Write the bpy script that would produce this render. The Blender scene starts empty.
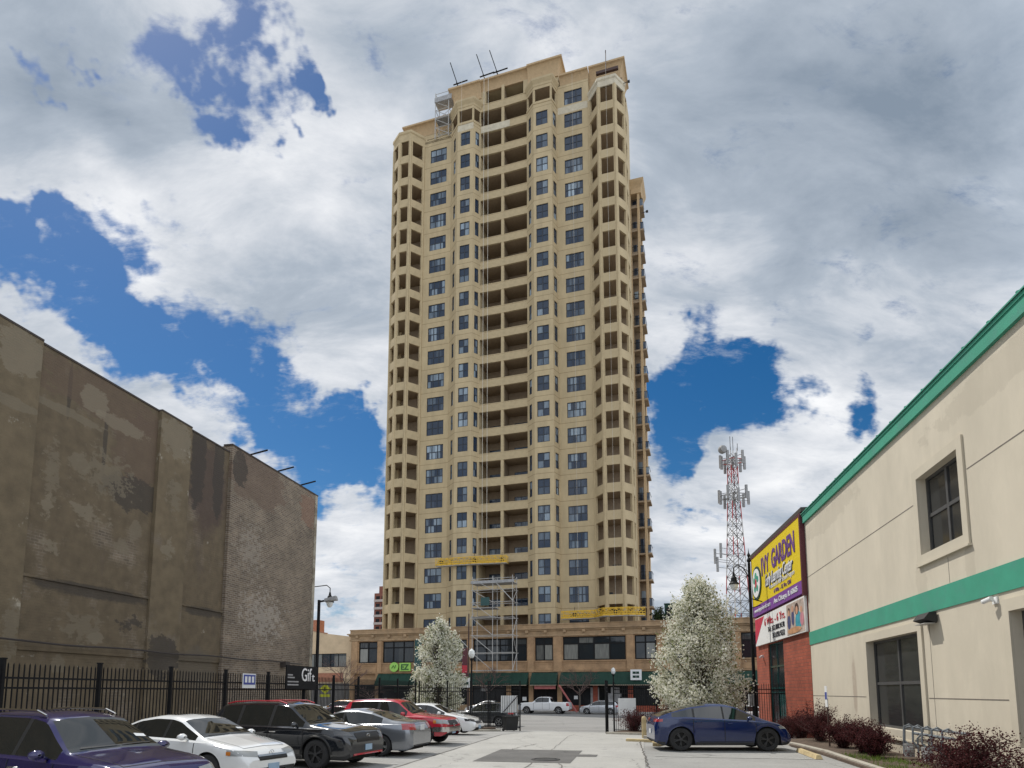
import bpy, bmesh, math, random
import numpy as np
from mathutils import Vector, Matrix
from mathutils.bvhtree import BVHTree
R = math.radians
scn = bpy.context.scene
col = scn.collection
random.seed(4)

# ------------------------------------------------------------------ frames
U = Vector((.9548, -.2974)); N = Vector((-.2974, -.9548)); TO = Vector((0., 82.))
def P(s, o): return TO + U*s + N*o                      # along / in front of the tower facade
AZ = R(11.24)
AX = Vector((math.sin(AZ), math.cos(AZ))); RX = Vector((AX.y, -AX.x))
def Lt(t, d): return RX*t + AX*d                        # lot frame: t across, d along
ROT_T = math.atan2(U.y, U.x)
ROT_A = math.atan2(AX.y, AX.x)
def osq(x, y): return (Vector((x, y))-TO).dot(N)
def gz(x, y):
    o = osq(x, y)
    if o > 50: return 0.
    if o < 39.5: return -.45
    return -.45*(50-o)/10.5

# ------------------------------------------------------------------ materials
M = {}
def nt(name):
    m = bpy.data.materials.new(name); m.use_nodes = True
    t = m.node_tree; b = t.nodes['Principled BSDF']; M[name] = m
    return m, t, b
def nd(t, typ, **k):
    n = t.nodes.new(typ)
    for a, v in k.items():
        if a.startswith('i_'):
            n.inputs[a[2:].replace('_', ' ')].default_value = v
        elif a.startswith('n_'):
            n.inputs[int(a[2:])].default_value = v
        else: setattr(n, a, v)
    return n
def mat(name, c, rough=.7, var=.12, scale=3., bump=0., bscale=40., metal=0., spec=.5, c2=None, mixs=1.5, mixlo=.5, mixhi=.65, stretch=None, coat=0.):
    m, t, b = nt(name); L = t.links
    tc = nd(t, 'ShaderNodeTexCoord'); src = tc.outputs['Object']
    if stretch:
        mp = nd(t, 'ShaderNodeMapping'); mp.inputs['Scale'].default_value = stretch; L.new(src, mp.inputs[0]); vs = mp.outputs[0]
    else: vs = src
    n1 = nd(t, 'ShaderNodeTexNoise', i_Scale=scale, i_Detail=6., i_Roughness=.65); L.new(vs, n1.inputs['Vector'])
    base = nd(t, 'ShaderNodeMixRGB', blend_type='MIX')
    lo = [max(0, v*(1-var*1.6)) for v in c]; hi = [min(1, v*(1+var*1.2)) for v in c]
    base.inputs[1].default_value = (*lo, 1); base.inputs[2].default_value = (*hi, 1)
    mr = nd(t, 'ShaderNodeMapRange', n_1=.3, n_2=.7); L.new(n1.outputs[0], mr.inputs[0]); L.new(mr.outputs[0], base.inputs[0])
    out = base.outputs[0]
    if c2:
        n2 = nd(t, 'ShaderNodeTexNoise', i_Scale=mixs, i_Detail=8., i_Roughness=.7); L.new(vs, n2.inputs['Vector'])
        m2 = nd(t, 'ShaderNodeMapRange', n_1=mixlo, n_2=mixhi); L.new(n2.outputs[0], m2.inputs[0])
        mx = nd(t, 'ShaderNodeMixRGB'); mx.inputs[2].default_value = (*c2, 1)
        L.new(m2.outputs[0], mx.inputs[0]); L.new(out, mx.inputs[1]); out = mx.outputs[0]
    L.new(out, b.inputs['Base Color'])
    b.inputs['Roughness'].default_value = rough; b.inputs['Metallic'].default_value = metal
    b.inputs['Specular IOR Level'].default_value = spec
    if coat: b.inputs['Coat Weight'].default_value = coat; b.inputs['Coat Roughness'].default_value = .03
    if bump:
        n3 = nd(t, 'ShaderNodeTexNoise', i_Scale=bscale, i_Detail=5.); L.new(vs, n3.inputs['Vector'])
        bp = nd(t, 'ShaderNodeBump', i_Strength=bump, i_Distance=.02); L.new(n3.outputs[0], bp.inputs['Height']); L.new(bp.outputs[0], b.inputs['Normal'])
    m['out'] = 0
    return m
def brickmat(name, c1, c2, mortar, bw, bh, ms, rough=.85, over=None, ovscale=.6, lo=.5, hi=.55, axis='X', zoff=0., bump=.5, under=None):
    """brick courses on a wall lying in local XZ; optional render coat patches over it"""
    m, t, b = nt(name); L = t.links
    tc = nd(t, 'ShaderNodeTexCoord'); sp = nd(t, 'ShaderNodeSeparateXYZ'); L.new(tc.outputs['Object'], sp.inputs[0])
    ad = nd(t, 'ShaderNodeMath', operation='ADD'); L.new(sp.outputs[0], ad.inputs[0]); L.new(sp.outputs[1], ad.inputs[1])
    cb = nd(t, 'ShaderNodeCombineXYZ'); L.new(ad.outputs[0], cb.inputs[0]); L.new(sp.outputs[2], cb.inputs[1])
    br = nd(t, 'ShaderNodeTexBrick', i_Scale=1., i_Mortar_Size=ms, i_Brick_Width=bw, i_Row_Height=bh, i_Mortar_Smooth=.2)
    br.inputs['Color1'].default_value = (*c1, 1); br.inputs['Color2'].default_value = (*c2, 1); br.inputs['Mortar'].default_value = (*mortar, 1)
    L.new(cb.outputs[0], br.inputs['Vector'])
    n0 = nd(t, 'ShaderNodeTexNoise', i_Scale=.7, i_Detail=8., i_Roughness=.7); L.new(tc.outputs['Object'], n0.inputs['Vector'])
    r0 = nd(t, 'ShaderNodeMapRange', n_1=.3, n_2=.7, n_3=.62, n_4=1.25); L.new(n0.outputs[0], r0.inputs[0])
    mu = nd(t, 'ShaderNodeVectorMath', operation='SCALE'); L.new(br.outputs[0], mu.inputs[0]); L.new(r0.outputs[0], mu.inputs['Scale'])
    out = mu.outputs[0]; hgt = br.outputs['Fac']
    bp = nd(t, 'ShaderNodeBump', i_Strength=bump, i_Distance=.012); bp.invert = True; L.new(hgt, bp.inputs['Height'])
    if over:
        for (cc, sc, l, h, st) in over:
            mp = nd(t, 'ShaderNodeMapping'); mp.inputs['Scale'].default_value = st; mp.inputs['Location'].default_value = (sc*3.1, l*7, h*5); L.new(tc.outputs['Object'], mp.inputs[0])
            n2 = nd(t, 'ShaderNodeTexNoise', i_Scale=sc, i_Detail=9., i_Roughness=.68); L.new(mp.outputs[0], n2.inputs['Vector'])
            r2 = nd(t, 'ShaderNodeMapRange', n_1=l, n_2=h); L.new(n2.outputs[0], r2.inputs[0])
            n4 = nd(t, 'ShaderNodeTexNoise', i_Scale=2.2, i_Detail=6.); L.new(tc.outputs['Object'], n4.inputs['Vector'])
            r4 = nd(t, 'ShaderNodeMapRange', n_1=.3, n_2=.7, n_3=.8, n_4=1.18); L.new(n4.outputs[0], r4.inputs[0])
            vv = nd(t, 'ShaderNodeVectorMath', operation='SCALE'); vv.inputs[0].default_value = cc; L.new(r4.outputs[0], vv.inputs['Scale'])
            mx = nd(t, 'ShaderNodeMixRGB'); L.new(r2.outputs[0], mx.inputs[0]); L.new(out, mx.inputs[1]); L.new(vv.outputs[0], mx.inputs[2]); out = mx.outputs[0]
    L.new(out, b.inputs['Base Color']); L.new(bp.outputs[0], b.inputs['Normal'])
    b.inputs['Roughness'].default_value = rough
    return m
def glassmat(name, lo, hi, rough=.04, curtains=False, pane=.8, zo_=0.):
    m, t, b = nt(name); L = t.links
    oi = nd(t, 'ShaderNodeObjectInfo'); tc = nd(t, 'ShaderNodeTexCoord')
    mx = nd(t, 'ShaderNodeMixRGB'); mx.inputs[1].default_value = (*lo, 1); mx.inputs[2].default_value = (*hi, 1)
    if curtains:
        sp = nd(t, 'ShaderNodeSeparateXYZ'); L.new(tc.outputs['Object'], sp.inputs[0])
        def fl(sock, d):
            q_ = nd(t, 'ShaderNodeMath', operation='DIVIDE', n_1=d); L.new(sock, q_.inputs[0]); f_ = nd(t, 'ShaderNodeMath', operation='FLOOR'); L.new(q_.outputs[0], f_.inputs[0]); return f_.outputs[0]
        rs = nd(t, 'ShaderNodeMath', operation='MULTIPLY', n_1=91.7); L.new(oi.outputs['Random'], rs.inputs[0])
        cb = nd(t, 'ShaderNodeCombineXYZ'); L.new(fl(sp.outputs[0], pane), cb.inputs[0]); za_ = nd(t, 'ShaderNodeMath', operation='ADD', n_1=zo_); L.new(sp.outputs[2], za_.inputs[0]); L.new(fl(za_.outputs[0], pane*1.3), cb.inputs[1]); L.new(rs.outputs[0], cb.inputs[2])
        n = nd(t, 'ShaderNodeTexWhiteNoise', noise_dimensions='3D'); L.new(cb.outputs[0], n.inputs['Vector'])
        n5 = nd(t, 'ShaderNodeTexNoise', i_Scale=7., i_Detail=2.); mp5 = nd(t, 'ShaderNodeMapping'); mp5.inputs['Scale'].default_value = (1, 1, .12); L.new(tc.outputs['Object'], mp5.inputs[0]); L.new(mp5.outputs[0], n5.inputs['Vector'])
        sm = nd(t, 'ShaderNodeMath', operation='MULTIPLY_ADD', n_1=.5, n_2=-.25); L.new(n5.outputs[0], sm.inputs[0])
        s2 = nd(t, 'ShaderNodeMath', operation='ADD'); L.new(sm.outputs[0], s2.inputs[0]); L.new(n.outputs['Value'], s2.inputs[1])
        r = nd(t, 'ShaderNodeMapRange', n_1=.45, n_2=1.1); L.new(s2.outputs[0], r.inputs[0])
        rr = nd(t, 'ShaderNodeMath', operation='MULTIPLY'); L.new(r.outputs[0], rr.inputs[0]); L.new(oi.outputs['Random'], rr.inputs[1])
        L.new(rr.outputs[0], mx.inputs[0])
    else: L.new(oi.outputs['Random'], mx.inputs[0])
    L.new(mx.outputs[0], b.inputs['Base Color'])
    b.inputs['Roughness'].default_value = rough; b.inputs['Specular IOR Level'].default_value = .55; b.inputs['IOR'].default_value = 1.5
    n3 = nd(t, 'ShaderNodeTexNoise', i_Scale=.9, i_Detail=1.); L.new(tc.outputs['Object'], n3.inputs['Vector'])
    bp = nd(t, 'ShaderNodeBump', i_Strength=.12, i_Distance=.05); L.new(n3.outputs[0], bp.inputs['Height']); L.new(bp.outputs[0], b.inputs['Normal'])
    return m

def wear(m, regions):
    """ragged stains, bare patches and soot at places of their own: (x, z, rx, rz, colour, raggedness, noise scale)"""
    t = m.node_tree; L = t.links; b = t.nodes['Principled BSDF']; out = b.inputs['Base Color'].links[0].from_socket
    tc = nd(t, 'ShaderNodeTexCoord'); sp = nd(t, 'ShaderNodeSeparateXYZ'); L.new(tc.outputs['Object'], sp.inputs[0])
    cb = nd(t, 'ShaderNodeCombineXYZ'); L.new(sp.outputs[0], cb.inputs[0]); L.new(sp.outputs[2], cb.inputs[1])
    noises = {}
    for (x, z, rx, rz, c, rag, ns) in regions:
        if ns not in noises:
            mpn = nd(t, 'ShaderNodeMapping'); mpn.inputs['Scale'].default_value = (1, 1, 1.5); L.new(tc.outputs['Object'], mpn.inputs[0])
            n_ = nd(t, 'ShaderNodeTexNoise', i_Scale=ns, i_Detail=9., i_Roughness=.7); L.new(mpn.outputs[0], n_.inputs['Vector']); noises[ns] = n_.outputs[0]
        mp = nd(t, 'ShaderNodeMapping'); mp.inputs['Location'].default_value = (-x/rx, -z/rz, 0); mp.inputs['Scale'].default_value = (1/rx, 1/rz, 1); L.new(cb.outputs[0], mp.inputs[0])
        ln = nd(t, 'ShaderNodeVectorMath', operation='LENGTH'); L.new(mp.outputs[0], ln.inputs[0])
        a = nd(t, 'ShaderNodeMath', operation='MULTIPLY_ADD', n_1=rag, n_2=1-rag*.5-(.55 if rag > 2.4 else 0)); L.new(noises[ns], a.inputs[0])
        d = nd(t, 'ShaderNodeMath', operation='SUBTRACT'); L.new(a.outputs[0], d.inputs[0]); L.new(ln.outputs['Value'], d.inputs[1])
        mr = nd(t, 'ShaderNodeMapRange', n_1=0., n_2=.10 if rag > 1.5 else .35, n_3=0., n_4=c[3] if len(c) > 3 else .9); L.new(d.outputs[0], mr.inputs[0])
        mx = nd(t, 'ShaderNodeMixRGB'); mx.inputs[2].default_value = (*c[:3], 1); L.new(mr.outputs[0], mx.inputs[0]); L.new(out, mx.inputs[1]); out = mx.outputs[0]
    L.new(out, b.inputs['Base Color'])

def stucco(name, c, joint=True, period=3.471, off=0.):
    m = mat(name, c, .85, .09, .9, .15, 60., c2=[v*.8 for v in c], mixs=.5, mixlo=.52, mixhi=.8, stretch=(1, 1, .35))
    if joint:
        t = m.node_tree; L = t.links; b = t.nodes['Principled BSDF']
        old = b.inputs['Base Color'].links[0].from_socket
        tc = nd(t, 'ShaderNodeTexCoord'); sp = nd(t, 'ShaderNodeSeparateXYZ'); L.new(tc.outputs['Object'], sp.inputs[0])
        a = nd(t, 'ShaderNodeMath', operation='ADD', n_1=off); L.new(sp.outputs[2], a.inputs[0])
        d = nd(t, 'ShaderNodeMath', operation='DIVIDE', n_1=period); L.new(a.outputs[0], d.inputs[0])
        f = nd(t, 'ShaderNodeMath', operation='FRACT'); L.new(d.outputs[0], f.inputs[0])
        g = nd(t, 'ShaderNodeMath', operation='LESS_THAN', n_1=.018); L.new(f.outputs[0], g.inputs[0])
        mx = nd(t, 'ShaderNodeMixRGB', blend_type='MULTIPLY'); mx.inputs[2].default_value = (.55, .5, .45, 1)
        L.new(g.outputs[0], mx.inputs[0]); L.new(old, mx.inputs[1]); L.new(mx.outputs[0], b.inputs['Base Color'])
    return m
TAN = (.50, .395, .235)
stucco('tower_stucco', TAN, off=-(80.05-1.75) % 3.471)
mat('tower_trim', [v*.97 for v in TAN], .85, .08, 1.2, .1, 60., c2=[v*.8 for v in TAN], mixs=.6, mixlo=.55, mixhi=.85)
mat('tower_soffit', (.30, .22, .14), .9, .08)  # balcony undersides, their shade put into a darker tower tone
mat('shaded_stucco', (.30, .225, .15), .9, .1)  # same stucco as the front, darkened to paint in the recess shade
mat('cornice_brown', (.47, .335, .19), .85, .08)
mat('primer_white', (.56, .50, .38), .85, .12, 2.)
mat('window_frame', (.018, .024, .035), .4, .1)
glassmat('tower_glass', (.012, .028, .058), (.42, .52, .60), curtains=True)
glassmat('shop_glass', (.004, .005, .006), (.02, .022, .025), .12)
M['shop_glass'].node_tree.nodes['Principled BSDF'].inputs['Specular IOR Level'].default_value = .2
glassmat('clinic_glass', (.018, .02, .022), (.035, .037, .038), .1)
glassmat('podium_glass', (.012, .018, .023), (.30, .30, .27), curtains=True, pane=1.88, zo_=-.57)
mat('green_glass', (.01, .06, .055), .08, .1)
brickmat('podium_brick', (.45, .28, .15), (.40, .25, .135), (.36, .25, .15), .3, .1, .008)
mat('podium_stone', (.38, .26, .15), .85, .15, 1., c2=(.22, .16, .10), mixs=1.2, mixlo=.5, mixhi=.75)
mat('podium_patch', (.47, .25, .10), .85, .12)
mat('awning_green', (.006, .04, .026), .8, .12, 2., c2=(.010, .045, .030), mixs=1., stretch=(3, 1, .3))
mat('awning_trim', (.45, .36, .27), .7)
mat('dark_void', (.012, .011, .011), .8)
mat('brown_steel', (.06, .03, .022), .6)
mat('galvanised', (.46, .45, .43), .5, .1, metal=.2)
mat('galvanised_dull', (.33, .33, .33), .6, .2)
mat('platform_yellow', (.72, .44, .03), .5, .15, 4., c2=(.35, .2, .05), mixs=6., mixlo=.58, mixhi=.66)
mat('black_paint', (.005, .005, .006), .6, .2, spec=.25)
mat('black_plastic', (.015, .015, .016), .6, .2)
mat('white_plastic', (.75, .76, .76), .5, .05)
mat('rope', (.62, .58, .5), .8)
mat('red_paint', (.45, .05, .05), .5)
mat('rust_red', (.42, .13, .12), .6)
# clinic (right)
mat('cream_stucco', (.60, .545, .44), .9, .05, .7, .25, 90., c2=(.50, .455, .365), mixs=.5, mixlo=.45, mixhi=.75, stretch=(1, 1, .4))
mat('cream_trim', (.55, .50, .40), .9, .05, .7, .2, 90.)
DIRT = (.36, .32, .25, .26)
wear(M['cream_stucco'], [(22.5, .1, 9., .55, DIRT, 1.5, 1.6), (8., .1, 9., .5, DIRT, 1.5, 1.6), (30, .1, 3., .8, DIRT, 2., 1.6), (20.1, 4.9, .35, .9, DIRT, 2.2, 1.2), (17.3, 5.1, .25, .7, DIRT, 2., 1.2), (26.5, 2.2, .28, 1.3, (.30, .22, .17, .5), .8, 1.5), (20.3, .3, .5, .8, DIRT, 2., 2.), (29, 9.4, 4., .5, DIRT, 2.2, .9), (14, 9.1, 5., .5, DIRT, 2.2, .9), (22.2, 3.0, 5, 1.6, (.54, .49, .39, .3), 2.2, .6)])
mat('teal_band', (.045, .30, .20), .75, .07, 1.2, .05, c2=(.06, .27, .20), mixs=1.)
mat('teal_roof', (.06, .33, .23), .5, .1)
mat('joint_dark', (.17, .15, .13), .9)
brickmat('red_brick', (.37, .085, .045), (.29, .065, .036), (.16, .07, .048), .42, .17, .012)
# left building
brickmat('old_wall', (.215, .165, .115), (.13, .10, .07), (.24, .20, .15), .30, .10, .014,
         over=[((.128, .096, .058), .42, .36, .47, (1, 1, .8)), ((.10, .075, .055), .55, .60, .72, (1, 1, .35)), ((.30, .26, .20), 1.1, .655, .70, (1, 1, 1.3))])
brickmat('old_brick', (.215, .162, .112), (.125, .09, .065), (.26, .222, .172), .30, .10, .016,
         over=[((.10, .075, .055), .5, .6, .75, (1, 1, .4))])
brickmat('old_pilaster', (.19, .15, .11), (.16, .125, .09), (.2, .17, .13), .24, .085, .01,
         over=[((.145, .11, .066), .4, .30, .42, (1, 1, .8)), ((.33, .29, .225), .9, .63, .68, (1, 1, .8))])
mat('pale_render', (.36, .32, .25), .9, .15, 2., .2, c2=(.2, .165, .12), mixs=1.6, mixlo=.5, mixhi=.6)
PALE = (.215, .178, .125, .65); SOOT = (.045, .037, .03, .75); BR = (.12, .08, .055, .6); LIME = (.178, .146, .10, .65)
wear(M['old_wall'], [(18.2, 9.9, .5, .35, LIME, 2.2, 2.6), (20.3, 7.4, .4, .3, LIME, 2.2, 2.6), (19.4, 3.9, .35, .25, PALE, 2.2, 2.6), (18.0, 2.9, .3, .3, LIME, 2.2, 2.6), (20.9, 8.2, .3, .45, LIME, 2.2, 2.6), (19.2, 11.2, .12, 1.4, SOOT, 1.2, 2.), (17.6, 12.3, .1, 1.2, SOOT, 1.2, 2.), (19., 12.6, 3.2, .8, BR, 2.2, 1.2), (21, 11.4, 1.6, 1.6, BR, 1.8, .9), (25, 11.2, 1.6, 2.6, (.075, .05, .04, .8), 1.4, .8), (24.2, 12.6, .5, 3., SOOT, 1.6, 1.3), (25.6, 12.2, .4, 2.4, SOOT, 1.6, 1.3),
    (20.6, 9.6, 1.5, .7, SOOT, 2.2, 1.5), (19.3, 5.5, 3., .28, SOOT, 1.2, 2.), (25, 5.5, 1.5, .25, SOOT, 1.2, 2.), (18.6, 12.4, .6, .5, PALE, 2.2, 1.6), (20.0, 12.0, 1.2, .3, PALE, 2.2, 2.2), (19.4, 9.9, 2.2, 1.6, LIME, 3.2, 3.0), (17.2, 9.3, .6, 2.2, LIME, 3., 3.0),
    (18.6, 8.3, 1.5, .7, PALE, 3.4, 2.2), (17.1, 8.2, .5, .9, PALE, 3., 2.2), (18.8, 4.2, 1.8, 1.1, LIME, 2.6, 3.0), (17.6, 11.5, 1.6, .16, LIME, 2.0, 2.2), (17.4, 6.8, .7, .5, PALE, 3.2, 2.2), (20.9, 4.6, 1.0, .6, SOOT, 2.6, 1.5), (24.7, 3.0, 1.6, 1.1, (.12, .1, .075, .6), 1.5, 1.3)])
wear(M['old_pilaster'], [(22.6, 12.6, 1., .9, PALE, 2.3, 1.8), (22.7, 10.2, .8, 1.5, LIME, 2.8, 3.), (22.5, 7.8, .6, .8, PALE, 3., 2.2), (15.7, 12.6, .9, .8, PALE, 2.3, 1.8), (15.4, 10.9, 1.2, .2, LIME, 2.2, 1.5), (22.6, 3.4, 1., .9, SOOT, 2., 1.5), (16.2, 3.9, .5, 1.8, LIME, 2.6, 3.)])
wear(M['old_brick'], [(28.5, 12.6, 2.6, 1.3, (.13, .085, .06, .6), 1.6, .9), (33.6, 12.6, 1., 1.0, (.22, .11, .07, .5), 2.2, 2.3), (29.5, 5.8, 3.0, 2.0, (.36, .32, .27, .6), 4.2, 4.0), (28.2, 9., 1.8, 2.2, (.31, .27, .22, .5), 4.2, 4.0), (27., 12.8, .6, .9, SOOT, 2., 1.5)])
mat('black_stain', (.05, .042, .034), .95, .3, 3.)
mat('coping_dark', (.05, .04, .035), .8)
# ground
m = mat('lot_concrete', (.30, .297, .285), .9, .09, .35, .3, 50., c2=(.235, .232, .222), mixs=.55, mixlo=.5, mixhi=.72)
def speckle(m, s1=.35):
    t = m.node_tree; L = t.links; b = t.nodes['Principled BSDF']; old = b.inputs['Base Color'].links[0].from_socket
    tc = nd(t, 'ShaderNodeTexCoord')
    n = nd(t, 'ShaderNodeTexNoise', i_Scale=14., i_Detail=8., i_Roughness=.8); L.new(tc.outputs['Object'], n.inputs['Vector'])
    r = nd(t, 'ShaderNodeMapRange', n_1=.35, n_2=.65, n_3=1-s1*.5, n_4=1+s1*.35); L.new(n.outputs[0], r.inputs[0])
    v = nd(t, 'ShaderNodeVectorMath', operation='SCALE'); L.new(old, v.inputs[0]); L.new(r.outputs[0], v.inputs['Scale'])
    # hairline cracks
    w = nd(t, 'ShaderNodeTexNoise', i_Scale=1.2, i_Detail=6.); L.new(tc.outputs['Object'], w.inputs['Vector'])
    ad = nd(t, 'ShaderNodeVectorMath', operation='ADD'); L.new(tc.outputs['Object'], ad.inputs[0]); L.new(w.outputs['Color'], ad.inputs[1])
    os_n = nd(t, 'ShaderNodeTexNoise', i_Scale=.9, i_Detail=7., i_Roughness=.55); L.new(tc.outputs['Object'], os_n.inputs['Vector'])
    osr = nd(t, 'ShaderNodeMapRange', n_1=.63, n_2=.72, n_3=1., n_4=.62); L.new(os_n.outputs[0], osr.inputs[0])
    v3 = nd(t, 'ShaderNodeVectorMath', operation='SCALE'); L.new(v.outputs[0], v3.inputs[0]); L.new(osr.outputs[0], v3.inputs['Scale']); v = v3
    vo = nd(t, 'ShaderNodeTexVoronoi', feature='DISTANCE_TO_EDGE', i_Scale=.22); L.new(ad.outputs[0], vo.inputs['Vector'])
    rr = nd(t, 'ShaderNodeMapRange', n_1=.0, n_2=.006, n_3=.55, n_4=1.); L.new(vo.outputs[0], rr.inputs[0])
    v2 = nd(t, 'ShaderNodeVectorMath', operation='SCALE'); L.new(v.outputs[0], v2.inputs[0]); L.new(rr.outputs[0], v2.inputs['Scale'])
    L.new(v2.outputs[0], b.inputs['Base Color'])
speckle(m)
m = mat('lane_concrete', (.365, .358, .335), .9, .07, .4, .25, 60., c2=(.31, .305, .29), mixs=.7, mixlo=.5, mixhi=.75); speckle(m, .25)
m = mat('street_asphalt', (.235, .23, .22), .9, .10, .3, .3, 60., c2=(.19, .187, .18), mixs=.5, mixlo=.5, mixhi=.7, stretch=(.3, 1, 1)); speckle(m, .25)
m = mat('patch_asphalt', (.115, .112, .108), .9, .15, 1., .3, 60.); speckle(m)
mat('kerb_concrete', (.42, .39, .33), .9, .2, 2., .3, 40., c2=(.25, .22, .18), mixs=2.)
mat('yellowed_concrete', (.48, .38, .21), .85, .2, 2., .2, 40.)
mat('mulch', (.10, .07, .05), .95, .3, 5., .6, 60.)
mat('crack_dark', (.12, .11, .10), .95, .2)
mat('lane_paint', (.5, .5, .47), .8, .3, 6., c2=(.38, .375, .36), mixs=3., mixlo=.45, mixhi=.55)
mat('iron', (.03, .03, .03), .7, .3)
# plants
def leafmat(name, c, c2):
    m, t, b = nt(name); L = t.links
    tc = nd(t, 'ShaderNodeTexCoord')
    n = nd(t, 'ShaderNodeTexNoise', i_Scale=3.5, i_Detail=3.); L.new(tc.outputs['Object'], n.inputs['Vector'])
    mr = nd(t, 'ShaderNodeMapRange', n_1=.35, n_2=.65); L.new(n.outputs[0], mr.inputs[0])
    mx = nd(t, 'ShaderNodeMixRGB'); mx.inputs[1].default_value = (*c, 1); mx.inputs[2].default_value = (*c2, 1)
    L.new(mr.outputs[0], mx.inputs[0]); L.new(mx.outputs[0], b.inputs['Base Color']); b.inputs['Roughness'].default_value = .8
    tr = nd(t, 'ShaderNodeBsdfTranslucent'); L.new(mx.outputs[0], tr.inputs['Color']); ms = nd(t, 'ShaderNodeMixShader'); ms.inputs[0].default_value = .38
    L.new(b.outputs[0], ms.inputs[1]); L.new(tr.outputs[0], ms.inputs[2]); L.new(ms.outputs[0], t.nodes['Material Output'].inputs['Surface'])
    b.inputs['Specular IOR Level'].default_value = .2
    return m
leafmat('blossom', (.68, .67, .54), (.82, .81, .73))
leafmat('young_leaf', (.12, .15, .05), (.22, .24, .10))
leafmat('shrub_leaf', (.05, .014, .017), (.10, .03, .03))
leafmat('hedge_leaf', (.03, .05, .02), (.06, .085, .03))
leafmat('grass_blade', (.10, .17, .03), (.2, .27, .06))
mat('bark', (.10, .085, .07), .95, .25, 6., .6, 40.)
mat('twig', (.13, .085, .075), .95, .2)

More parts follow.
